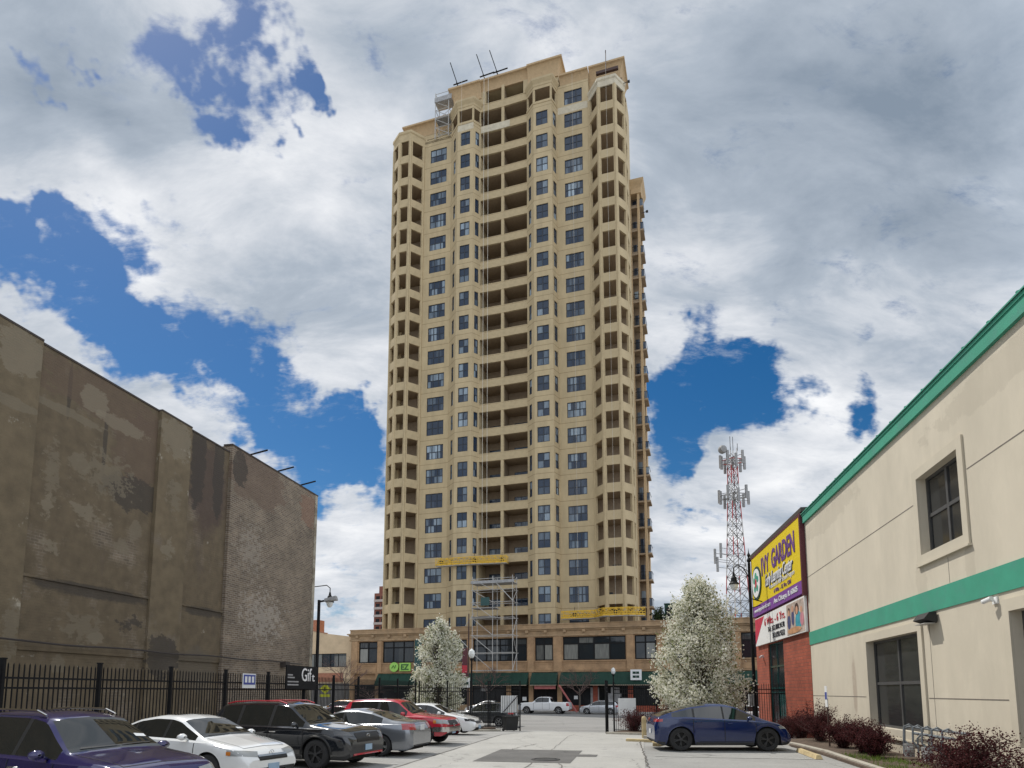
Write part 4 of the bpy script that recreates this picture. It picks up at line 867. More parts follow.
text('Early Learning Center', 'lettering', .95, 'letter_grey', ys_, (7.16, YY+.016, 8.18), Xd, Zu, 5.75, shear=.35, bold=.01)
text('Preschool & After School Program', 'lettering', .36, 'letter_grey', ys_, (6.2, YY, 7.88), Xd, Zu, 5.0)
text('6 Wks. - 12 Yrs. Old', 'lettering', .32, 'letter_purple', ys_, (5.3, YY, 7.52), Xd, Zu, 3.4)
text('www.ivygardenelc.com', 'lettering', .34, 'letter_grey', ys_, (10.2, YY, 6.95), Xd, Zu, 4.0, bold=.006)
text('Ave. Chicago, IL 60605', 'lettering', .38, 'letter_grey', ys_, (5.4, YY, 6.93), Xd, Zu, 4.6, bold=.008)
def ell(mb, cx, cz, rx, rz_, y0, y1, k=28):
    mb.add([(cx+rx*math.cos(2*math.pi*i/k), y, cz+rz_*math.sin(2*math.pi*i/k)) for y in (y0, y1) for i in range(k)],
           [tuple(range(k)), tuple(range(2*k-1, k-1, -1))]+[(i, (i+1) % k, k+(i+1) % k, k+i) for i in range(k)])
mb = MB(); ell(mb, 9.3, 8.75, 1.18, 1.05, .2, .25); mb.build('emblem_ring', 'awning_green', ys_)
mb = MB(); ell(mb, 9.3, 8.75, 1.0, .9, .25, .27); mb.build('emblem_disc', 'sign_white', ys_)
mb = MB()
for dx, dz, a in ((0, .45, .22), (.45, .2, .2), (-.45, .2, .2), (.3, -.35, .2), (-.3, -.35, .2)): ell(mb, 9.3+dx, 8.75+dz, a*1.2, a, .27, .285, 12)
mb.build('emblem_leaves', 'teal_roof', ys_)
mb = MB(); ell(mb, 9.3, 8.72, .2, .3, .27, .29, 12); mb.build('emblem_flower', 'letter_red', ys_)
ps = thing('poster_banner', BL, ROT_B, 'white banner with a red corner and a photo of people below the yellow sign', 'banner')
mb = MB(); mb.box(.1, 10.6, .02, .14, 4.86, 6.6); mb.build('board', 'sign_white', ps)
mb = MB(); mb.add([(10.55, .15, 6.55), (10.55, .15, 4.98), (8.15, .15, 6.55), (10.55, .141, 6.55), (10.55, .141, 4.98), (8.15, .141, 6.55)], [(0, 1, 2), (0, 2, 5, 3), (0, 3, 4, 1), (1, 4, 5, 2)]); mb.build('corner_flash', 'sign_pink', ps)
text('6 Wks. - 6 Yrs.', 'lettering', .62, 'letter_red', ps, (8.1, .16, 5.93), Xd, Zu, 4.6)
text('Tel: 312.888.9138', 'lettering', .42, 'letter_black', ps, (7.3, .16, 5.48), Xd, Zu, 3.6)
text('312.850.9222', 'lettering', .42, 'letter_black', ps, (6.3, .16, 5.05), Xd, Zu, 2.6)
mat('photo_wall', (.52, .42, .36), .5, .3, 3.); mat('photo_skin', (.60, .33, .22), .5, .1); mat('photo_teal', (.05, .33, .42), .5, .2); mat('photo_hair', (.06, .03, .025), .5); mat('photo_navy', (.06, .07, .18), .5); mat('photo_wood', (.55, .30, .16), .5, .2); mat('photo_pink', (.6, .25, .3), .5)
mb = MB(); mb.box(.2, 3.25, .14, .150, 4.92, 6.52); mb.build('photo', 'photo_wall', ps)
for nm, lst, m_, y in (('photo_figure', [(2.8, 5.6, .3, .4), (2.1, 5.75, .24, .4)], 'photo_navy', .152), ('photo_figure', [(1.15, 5.5, .5, .5)], 'photo_teal', .153), ('photo_hair', [(1.35, 6.12, .34, .3), (2.75, 6.15, .2, .18)], 'photo_hair', .155),
                       ('photo_face', [(1.35, 6.05, .2, .2), (2.75, 6.05, .16, .16), (2.1, 6.2, .16, .17), (.6, 6.0, .17, .17)], 'photo_skin', .158), ('photo_figure', [(.55, 5.55, .3, .35)], 'photo_pink', .154), ('photo_table', [(1.9, 5.1, 1.2, .16)], 'photo_wood', .16)):
    mb = MB()
    for cx, cz, rx, rz_ in lst: ell(mb, cx, cz, rx, rz_, y-.002, y+.006, 16)
    mb.build(nm, m_, ps)
# ------------------------------------------------------------------ old wall building on the left
l0 = Lt(-19, 0)
ob = thing('brick_warehouse', (l0.x, l0.y, 0), ROT_A, 'tall windowless brown brick warehouse wall with worn render along the left side', 'warehouse')
mb = MB()
mb.panel((16.4, 0), (26.3, 0), -.6, 13.35); mb.prism([(2, .4), (34.3, .4), (34.3, 16), (2, 16)], -.6, 13.2)
for a, b in ((16.4, 21.7), (23.5, 26.3)): mb.box(a, b, -.1, 0, 5.62, 5.72); mb.box(a, b, -.05, 0, 3.3, 5.62)
mb.build('wall', 'old_wall', ob)
mb = MB(); mb.panel((26.3, -.16), (34.5, -.16), -.6, 13.70); mb.panel((34.5, -.16), (34.5, 16), -.6, 13.70); mb.panel((26.3, .4), (26.3, -.16), -.6, 13.70); mb.build('brick_bay', 'old_brick', ob)
for a, b, y, n_ in ((2, 16.4, -.13, 0), (21.7, 23.5, -.15, 1)):
    mb = MB(); mb.prism([(a, y), (b, y), (b, .3), (a, .3)], -.6, 13.37); mb.build('pilaster', 'old_pilaster', ob)
mb = MB(); mb.box(34.25, 34.52, -.2, .15, -.5, 13.68); mb.build('corner_render', 'pale_render', ob)
mb = MB()
for a, b, y, z in ((2, 16.4, -.15, 13.37), (16.4, 21.7, -.03, 13.35), (21.7, 23.5, -.17, 13.37), (23.5, 26.3, -.03, 13.35), (26.25, 34.6, -.19, 13.7)): mb.box(a+.002, b-.002, y, .3, z, z+.07)
mb.build('coping', 'coping_dark', ob)
for z, y in ((3.55, -.45),):
    mb = MB(); pts = [(x, -.33-.1*(x < 16.4), z+.05*math.sin(x*1.3)*.5) for x in np.arange(2, 34, .8)]; mb.tube(pts, .035, 5); mb.box(31.2, 31.6, -.5, -.16, 3.3, 3.6); mb.build('conduit', 'coping_dark', ob)
pg = 'dark bars sticking out from the warehouse roof edge'
for i, (d, lab) in enumerate(((28., 'nearest of the three dark bars sticking out from the warehouse roof edge'), (30.5, 'middle of the three dark bars sticking out from the warehouse roof edge'), (32.9, 'farthest of the three dark bars sticking out from the warehouse roof edge'))):
    mb = MB(); mb.bar((d, .4, 13.82), (d+.1, -.85, 14.1), .05, .07)
    o = tag(mb.build('roof_bar', 'black_paint'), lab, 'roof bar', pg); o.location = (l0.x, l0.y, 0); o.rotation_euler = (0, 0, ROT_A)
# ------------------------------------------------------------------ fences and gates
def fence(posts, top, label, name='metal_fence', cat='fence', group=None, pk=.125, th=.022, base=None):
    t_ = thing(name, (0, 0, 0), 0, label, cat, group)
    r0 = Vector(posts[0]); zb0 = gz(*r0); t_.location = (r0.x, r0.y, zb0); off = Vector((r0.x, r0.y, zb0))
    def bb(mb, a, b, w_, h=None): mb.bar(Vector(a)-off, Vector(b)-off, w_, h)
    for p in posts:
        z = gz(*p)
        mb = MB(); bb(mb, (p[0], p[1], z-.05), (p[0], p[1], top+.12), .085); bb(mb, (p[0], p[1], top+.12), (p[0], p[1], top+.15), .11); mb.build('post', 'black_paint', t_)
    for a, b in zip(posts, posts[1:]):
        a = Vector(a); b = Vector(b); mb = MB(); ln = (b-a).length; n_ = int(ln/pk)
        for zt in (top-.28, top-.02-.28-.0 if False else top-.5):
            bb(mb, (a.x, a.y, zt), (b.x, b.y, zt), .03, .045)
        za, zb_ = gz(*a)+.2, gz(*b)+.2; bb(mb, (a.x, a.y, za), (b.x, b.y, zb_), .03, .045)
        for i in range(1, n_):
            p = a.lerp(b, i/n_); z = gz(p.x, p.y)+.08
            bb(mb, (p.x, p.y, z), (p.x, p.y, top), th)
            q = len(mb.v); mb.add([Vector((p.x+dx*th/2, p.y+dy*th/2, top))-off for dx, dy in ((-1, -1), (1, -1), (1, 1), (-1, 1))]+[Vector((p.x, p.y, top+.06))-off], [(0, 1, 4), (1, 2, 4), (2, 3, 4), (3, 0, 4)])
        mb.build('picket_panel', 'black_paint', t_)
    return t_
fl = [tuple(Lt(-13.5, d)) for d in (8.9, 11.45, 14, 16.55, 19.1, 21.6, 24.2, 26.8, 29.4, 32, 34.6, 37.6)]
fence(fl, 2.58, 'long black picket fence along the warehouse wall behind the parked cars')
fence([tuple(Lt(-13.3, 37.7)), tuple(Lt(-11.6, 38.0)), tuple(Lt(-10.2, 38.25)), (-1.45, 39.4)], 2.5, 'short black picket fence closing the lot towards the street left of the gate')
gl = fence([(-1.34, 39.45), (.5, 40.6)], 2.5, 'open black gate leaf with a white board left of the driveway', 'fence_gate', 'gate')
gr_ = fence([(5.45, 37.5), (5.75, 38.9)], 2.5, 'open black gate leaf right of the driveway', 'fence_gate', 'gate')
fence([tuple(Lt(-1.5, 37.7)), tuple(Lt(.9, 37.7)), tuple(Lt(3.3, 37.7)), tuple(Lt(5.7, 37.6)), tuple(Lt(8.6, 37.5))], 2.4, 'black picket fence along the street right of the gate behind the blossoming tree')
def board(name, a, b, z0, z1, m_, label, cat='sign'):
    a = Vector(a); b = Vector(b); d = (b-a).normalized(); n_ = Vector((d.y, -d.x))
    t_ = thing(name, (a.x, a.y, 0), math.atan2(d.y, d.x), label, cat); mb = MB(); mb.box(0, (b-a).length, .05, .07, z0, z1)
    for x_ in np.arange(.05, (b-a).length-.05, .11): mb.box(x_, x_+.05, .035, .05, z0+.01, z1-.01)
    mb.build('board', m_, t_); return t_
t_ = board('gate_board', (-.65, 39.85), (.36, 40.48), .7, 1.75, 'white_plastic', 'white corrugated board tied to the left gate leaf')
mb = MB(); mb.bar((.1, -.07, .75), (1.1, -.07, 1.7), .04); mb.build('brace', 'black_paint', t_)
t_ = board('gate_board', tuple(Lt(-1.25, 37.62)), tuple(Lt(-.25, 37.62)), .62, 1.62, 'white_plastic', 'white corrugated board tied to the fence right of the gate')
t_ = thing('waste_bin', (-.1, 39.5, gz(-.1, 39.5)), R(20), 'black wheeled waste bin standing at the left gate post', 'bin'); t_.scale = (.86, .86, .86)
mb = MB(); mb.add([(-.4, -.35, .08), (.4, -.35, .08), (.4, .35, .08), (-.4, .35, .08), (-.46, -.42, 1.0), (.46, -.42, 1.0), (.46, .42, 1.0), (-.46, .42, 1.0)], [(3, 2, 1, 0), (0, 1, 5, 4), (1, 2, 6, 5), (2, 3, 7, 6), (3, 0, 4, 7)]); mb.build('body', 'black_plastic', t_)
mb = MB(); mb.box(-.5, .5, -.46, .46, 1.0, 1.07); mb.bar((-.3, .5, 1.0), (.3, .5, 1.0), .04); mb.build('lid', 'black_plastic', t_)
for x in (-.4, .4): mb = MB(); mb.lathe([(0, -.03), (.1, -.03), (.1, .03), (0, .03)], 12, 0, (x, .36, .1), 'Y'); mb.build('wheel', 'black_plastic', t_)
# signs on the fence
f0 = Lt(-13.38, 0)
mat('sign_blue', (.05, .07, .30), .5, .05)
t_ = thing('lot_sign', (f0.x, f0.y, 0), ROT_A, 'small blue and white sign fixed high on the black fence by the warehouse', 'sign')
mb = MB(); mb.box(19.8, 20.55, -.05, -.03, 2.12, 2.62); mb.build('board', 'white_plastic', t_)
mb = MB(); mb.box(19.84, 20.51, -.06, -.052, 2.24, 2.58)
mb.build('blue_field', 'sign_blue', t_)
for i in range(3): mb = MB(); mb.box(19.9+i*.2, 20.02+i*.2, -.07, -.062, 2.31, 2.52); mb.build('white_mark', 'white_plastic', t_)
t_ = thing('shop_sign', (f0.x, f0.y, 0), ROT_A, 'black sign with white curly lettering on the fence near the lamp post', 'sign')
mb = MB(); mb.box(22.5, 24.85, -.08, -.04, 2.1, 3.02); mb.build('board', 'black_paint', t_)
text('Gif', 'lettering', .75, 'sign_white', t_, (23.6, -.09, 2.42), (1, 0, 0), (0, 0, 1), .8); text('t', 'lettering', .5, 'sign_white', t_, (24.44, -.09, 2.42), (1, 0, 0), (0, 0, 1), .22)
for z, a, b in ((2.62, 22.6, 22.95), (2.52, 22.6, 23.1), (2.36, 22.6, 23.4), (2.24, 22.6, 23.4)): mb = MB(); mb.box(a, b, -.088, -.08, z, z+.05); mb.build('text_line', 'galvanised_dull', t_)
# accessible parking sign
q = Lt(6.55, 24.8)
t_ = thing('parking_sign', (q.x, q.y, 0), R(258), 'narrow blue and white accessible parking sign on a dark post in the right planting bed', 'sign')
mb = MB(); mb.box(-.03, .03, -.02, .02, 0, 1.75); mb.build('post', 'brown_steel', t_)
mb = MB(); mb.box(-.15, .15, -.035, -.025, 1.45, 2.2); mb.build('plate', 'white_plastic', t_)
mb = MB(); mb.box(-.12, .12, -.04, -.036, 1.72, 1.98); mb.build('blue_square', 'sign_blue', t_)
# ------------------------------------------------------------------ lamps
def lathe_at(mb, prof, c, k=12): mb.lathe(prof, k, 0, c)
mat('lamp_globe', (.72, .74, .72), .25, .02)
q = (-11.32, 37.2)
t_ = thing('street_lamp', (*q, gz(*q)), 0, 'plain black pole lamp with a flat head pointing right beside the warehouse', 'street lamp')
mb = MB(); mb.tube([(0, 0, 0), (0, 0, 7.5)], [.11, .09], 10); mb.build('pole', 'black_paint', t_)
mb = MB(); mb.bar((0, 0, 7.4), (.45, 0, 7.48), .1); mb.build('arm', 'black_paint', t_)
mb = MB(); mb.add([(.35, -.22, 7.42), (1.05, -.26, 7.5), (1.05, .26, 7.5), (.35, .22, 7.42), (.35, -.18, 7.56), (1.0, -.2, 7.74), (1.0, .2, 7.74), (.35, .18, 7.56)], [(3, 2, 1, 0), (4, 5, 6, 7), (0, 1, 5, 4), (1, 2, 6, 5), (2, 3, 7, 6), (3, 0, 4, 7)]); mb.build('lamp_head', 'galvanised_dull', t_)
def ornate(x, y, top, side, label, al=.95):
    t_ = thing('street_lamp', (x, y, gz(x, y)), 0, label, 'street lamp'); z0 = gz(x, y); T_ = top-z0
    mb = MB(); lathe_at(mb, [(.0, 0), (.26, 0), (.26, .5), (.17, .7), (.15, 1.5), (.10, 1.7), (.085, T_-1.), (.07, T_-.9), (.12, T_-.85), (.12, T_-.75), (.05, T_-.6), (.1, T_-.45), (.03, T_-.3), (0, T_)], (0, 0, 0)); mb.build('pole', 'black_paint', t_)
    mb = MB(); mb.tube([(0, 0, T_-1.9), (side*.35, 0, T_-1.25), (side*(al-.25), 0, T_-1.05), (side*al, 0, T_-1.25), (side*al, 0, T_-1.55)], .035, 6); mb.tube([(0, 0, T_-1.5), (side*.6, 0, T_-1.1)], .02, 5); mb.build('arm', 'black_paint', t_)
    mb = MB(); lathe_at(mb, [(0, -1.55), (.06, -1.55), (.09, -1.75), (.16, -1.85), (.2, -2.1), (.3, -2.2), (.3, -2.25)][::-1], (side*al, 0, T_)); mb.build('lamp_cap', 'black_paint', t_)
    mb = MB(); lathe_at(mb, [(.0, -2.62), (.12, -2.58), (.21, -2.42), (.25, -2.26), (.24, -2.25)], (side*al, 0, T_)); mb.build('lamp_globe', 'lamp_globe', t_)
    return t_
t_ = ornate(14.3, 38., 10.65, -1, 'tall ornate black street lamp with a hanging lantern beside the brick building')
mb = MB(); mb.box(-.35, -.1, -.15, .1, 1.6, 2.3); mb.build('control_box', 'galvanised_dull', t_)
mb = MB(); mb.bar((0, 0, 8.0), (.7, 0, 7.8), .05); mb.bar((0, 0, 7.4), (.6, 0, 7.6), .05); mb.build('bracket', 'black_paint', t_)
ornate(-14.85, 44., 10.4, 1, 'ornate street lamp with a hanging lantern reaching out behind the warehouse corner', 2.2)
def acorn(x, y, top, label, g='acorn lamps along the street'):
    z0 = gz(x, y); t_ = thing('acorn_lamp', (x, y, z0), 0, label, 'street lamp', g); T_ = top-z0
    mb = MB(); lathe_at(mb, [(0, 0), (.2, 0), (.2, .35), (.12, .5), (.08, .8), (.06, T_-1.0), (.16, T_-.85), (.1, T_-.75)], (0, 0, 0)); mb.build('pole', 'black_paint', t_)
    mb = MB(); lathe_at(mb, [(.1, T_-.76), (.2, T_-.65), (.26, T_-.45), (.22, T_-.2), (.08, T_-.06), (0, T_)], (0, 0, 0)); mb.build('globe', 'lamp_globe', t_); return t_
t_ = acorn(-3.15, 50., 5.35, 'nearer acorn lamp with a white globe and small signs right of the white tree')
mb = MB(); mb.box(-.75, -.12, -.08, -.04, 2.75, 3.5); mb.build('sign_plate', 'white_plastic', t_); mb = MB(); mb.box(-.65, -.22, -.095, -.081, 2.95, 3.2); mb.build('sign_text', 'awning_green', t_)
acorn(11.35, 72., 4.7, 'farther acorn lamp standing in front of the green awning by the silver hatchback')
t_ = thing('banner_pole', (-3.6, 53., gz(-3.6, 53)), 0, 'thin dark pole with a small red and purple banner behind the acorn lamp', 'pole')
mb = MB(); mb.tube([(0, 0, 0), (0, 0, 8.9)], [.09, .05], 8); mb.build('pole', 'brown_steel', t_)
mb = MB(); mb.box(-.55, -.08, -.03, .0, 3.6, 6.0); mb.build('banner', 'sign_maroon', t_); mb = MB(); mb.box(-.52, -.1, -.035, -.031, 4.0, 4.6); mb.build('banner_panel', 'letter_red', t_)
q = (-17.4, 60.)
t_ = thing('crossing_sign', (*q, -.45), R(8), 'yellow diamond pedestrian crossing sign by the street left of the bare tree', 'sign')
mat('sign_lime', (.50, .52, .03), .5)
mb = MB(); mb.tube([(0, 0, 0), (0, 0, 2.9)], .04, 6); mb.build('post', 'galvanised_dull', t_)
mb = MB(); mb.add([(0, -.05, 2.2), (.5, -.05, 2.7), (0, -.05, 3.2), (-.5, -.05, 2.7), (0, -.03, 2.2), (.5, -.03, 2.7), (0, -.03, 3.2), (-.5, -.03, 2.7)], [(0, 1, 2, 3), (7, 6, 5, 4), (0, 4, 5, 1), (1, 5, 6, 2), (2, 6, 7, 3), (3, 7, 4, 0)]); mb.box(-.45, .45, -.05, -.03, 1.95, 2.2); mb.build('plate', 'sign_lime', t_)
mb = MB(); mb.box(-.08, .05, -.06, -.052, 2.5, 2.85); mb.box(-.05, .03, -.06, -.052, 2.88, 2.98); mb.build('figure', 'black_paint', t_)
# bollard and wheel stop
t_ = thing('bollard', (5.72, 28.1, 0), 0, 'short faded yellow bollard at the rear of the blue electric car', 'bollard')
mb = MB(); mb.lathe([(0, -.1), (.1, -.1), (.1, .86), (.07, .92), (0, .94)], 14); mb.build('post', 'yellowed_concrete', t_)
q = Lt(5.15, 21.9)
mb = MB(); mb.add([(-1.25, -.1, .01), (1.25, -.1, .01), (1.25, .1, .01), (-1.25, .1, .01), (-1.2, -.06, .13), (1.2, -.06, .13), (1.2, .06, .13), (-1.2, .06, .13)], [(4, 5, 6, 7), (0, 1, 5, 4), (1, 2, 6, 5), (2, 3, 7, 6), (3, 0, 4, 7)])
o = tag(mb.build('wheel_stop', 'yellowed_concrete'), 'faded yellow concrete wheel stop in front of the right planting bed', 'wheel stop'); o.location = (q.x, q.y, .0); o.rotation_euler = (0, 0, ROT_A)
q = Lt(6.6, 14.2)
t_ = thing('ground_pot', (q.x, q.y, .07), 0, 'low black round plastic pot in the bed below the near shrub', 'pot')
mb = MB(); mb.lathe([(0, 0), (.2, 0), (.25, .3), (.27, .3), (.27, .34), (.23, .34), (.2, .28), (0, .28)], 18); mb.build('body', 'black_plastic', t_)
# ------------------------------------------------------------------ radio mast
mat('antenna_grey', (.28, .28, .28), .6, .2)
mat('mast_grey', (.12, .12, .125), .6, .2)
rt = thing('radio_mast', (39.2, 110, -.5), R(12), 'tall thin steel lattice radio mast with antennas behind the yellow sign', 'radio mast')
H0, H1 = 0, 45.5
def hw(z): return 2.0-(2.0-.62)*min(1, z/40)
cs_ = [(-1, -1), (1, -1), (1, 1), (-1, 1)]
mat('mast_white', (.55, .54, .52), .6, .15)
for cx, cy in cs_:
    mb = MB(); zz_ = np.linspace(0, H1, 15)
    for i in range(14): mb.tube([(cx*hw(z), cy*hw(z), z) for z in zz_[i:i+2]], .09, 5, i % 2)
    mb.build('leg', ['red_paint', 'mast_white'], rt)
mb = MB(); mr_ = MB(); z = 0; i = 0
while z < H1-1:
    s_ = 1.15*hw(z)+.6; z1 = min(H1, z+s_)
    for j in range(4):
        a, b = cs_[j], cs_[(j+1) % 4]
        tgt = mr_ if (i % 4) == 0 and z > 38 else mb
        tgt.tube([(a[0]*hw(z), a[1]*hw(z), z), (b[0]*hw(z1), b[1]*hw(z1), z1)], .05, 4, 0, False); tgt.tube([(b[0]*hw(z), b[1]*hw(z), z), (a[0]*hw(z1), a[1]*hw(z1), z1)], .05, 4, 0, False)
        mb.tube([(a[0]*hw(z), a[1]*hw(z), z), (b[0]*hw(z), b[1]*hw(z), z)], .045, 4, 0, False)
    z = z1; i += 1
mb.build('lattice', 'mast_grey', rt); mr_.build('red_lattice', 'red_paint', rt)
def ant(x, y, z, h=2.2, w_=.35):
    mb = MB(); mb.box(x-w_/2, x+w_/2, y-.12, y+.12, z-h/2, z+h/2); mb.bar((x, y, z+.5), (x*.3, y*.3, z+.5), .08); mb.bar((x, y, z-.5), (x*.3, y*.3, z-.5), .08); mb.build('antenna', 'antenna_grey', rt)
for z, r_a in ((43.2, 1.9), (36.8, 2.3)):
    mb = MB()
    for k in range(6):
        a = k*math.pi/3; b = a+math.pi/3; mb.tube([(r_a*math.cos(a), r_a*math.sin(a), z), (r_a*math.cos(b), r_a*math.sin(b), z)], .08, 4)
    mb.build('ring_frame', 'red_paint' if z > 40 else 'mast_grey', rt)
    for k in range(9): a = k*math.pi/4.5+.3; ant(r_a*1.08*math.cos(a), r_a*1.08*math.sin(a), z+(.3 if k % 2 else -.4), 2.4, .42)
for x, y, z in ((-4.6, -1, 25.6), (-3.6, -1.2, 26.6), (-4.2, -1, 24.2), (-2.6, -2, 16.0), (.6, -3, 15.6), (2.9, -2.6, 16.)): ant(x, y, z, 2.6 if z > 20 else 1.8)
mb = MB(); mb.lathe([(0, 0), (.6, .1), (.75, .4), (.7, .9), (.0, .9)], 18, 0, (-2.3, -1.4, 44.9), 'Y'); mb.bar((-2.6, -1, 44.8), (-.6, 0, 44.8), .15); mb.build('dish', 'antenna_grey', rt)
for x, y, h in ((-.7, -.7, 2.4), (.7, .7, 3.), (.7, -.7, 1.2)): mb = MB(); mb.tube([(x, y, H1-.5), (x, y, H1+h-.4)], .06, 4); mb.build('whip', 'mast_grey', rt)
# ------------------------------------------------------------------ vehicles
def paint(name, c, rough=.22, metal=0., coat=1.):
    m, t, b = nt(name); b.inputs['Base Color'].default_value = (*c, 1); b.inputs['Roughness'].default_value = rough; b.inputs['Metallic'].default_value = metal
    b.inputs['Coat Weight'].default_value = coat; b.inputs['Coat Roughness'].default_value = .04
    L = t.links; tc = nd(t, 'ShaderNodeTexCoord'); n = nd(t, 'ShaderNodeTexNoise', i_Scale=2.5, i_Detail=7., i_Roughness=.7); L.new(tc.outputs['Object'], n.inputs['Vector'])
    r = nd(t, 'ShaderNodeMapRange', n_1=.35, n_2=.75, n_3=rough*.6, n_4=rough*.6+.10); L.new(n.outputs[0], r.inputs[0]); L.new(r.outputs[0], b.inputs['Roughness'])
    # road dust low on the body
    sp = nd(t, 'ShaderNodeSeparateXYZ'); L.new(tc.outputs['Object'], sp.inputs[0])
    d = nd(t, 'ShaderNodeMapRange', n_1=.75, n_2=.2, n_3=0., n_4=.14); L.new(sp.outputs[2], d.inputs[0])
    mu = nd(t, 'ShaderNodeMath', operation='MULTIPLY'); L.new(d.outputs[0], mu.inputs[0]); L.new(n.outputs[0], mu.inputs[1])
    mx = nd(t, 'ShaderNodeMixRGB'); mx.inputs[1].default_value = (*c, 1); mx.inputs[2].default_value = (.22, .20, .17, 1); L.new(mu.outputs[0], mx.inputs[0]); L.new(mx.outputs[0], b.inputs['Base Color'])
paint('paint_indigo', (.013, .010, .080), .16, .2); paint('paint_white', (.74, .75, .75)); paint('paint_black', (.008, .010, .014), .12); paint('paint_silver', (.22, .235, .26), .28, .6)
paint('paint_red', (.42, .012, .03)); paint('paint_navy', (.001, .014, .085), .18, .1, .7); paint('paint_grey', (.05, .055, .06), .25, .4); paint('paint_bright_silver', (.55, .57, .6), .3, .5); paint('paint_yellow', (.72, .30, .02)); paint('paint_maroon', (.22, .01, .03))
m, t_, b_ = nt('car_glass'); b_.inputs['Base Color'].default_value = (.012, .014, .014, 1); b_.inputs['Roughness'].default_value = .02; b_.inputs['IOR'].default_value = 1.6; b_.inputs['Specular IOR Level'].default_value = .7
m, t_, b_ = nt('lamp_clear'); b_.inputs['Base Color'].default_value = (.26, .27, .27, 1); b_.inputs['Roughness'].default_value = .1; b_.inputs['Coat Weight'].default_value = 1.
m, t_, b_ = nt('lamp_red'); b_.inputs['Base Color'].default_value = (.35, .01, .015, 1); b_.inputs['Roughness'].default_value = .15; b_.inputs['Coat Weight'].default_value = 1.
mat('lamp_amber', (.6, .2, .03), .2); mat('tyre', (.022, .022, .023), .85, .2, 8.); mat('alloy', (.42, .43, .44), .3, .1, metal=.8); mat('dark_alloy', (.03, .03, .032), .4, .1); mat('chrome', (.6, .6, .6), .12, .03, metal=1.)
mat('trim_black', (.012, .012, .013), .5, .1); mat('plate_white', (.62, .64, .66), .5, .05); m, t_, b_ = nt('lamp_smoke'); b_.inputs['Base Color'].default_value = (.05, .052, .055, 1); b_.inputs['Roughness'].default_value = .1; b_.inputs['Coat Weight'].default_value = 1.
mat('plate_blue', (.30, .42, .55), .5, .1); mat('door_gap', (.006, .006, .006), .8, .02); mat('cladding', (.03, .03, .032), .7, .1)

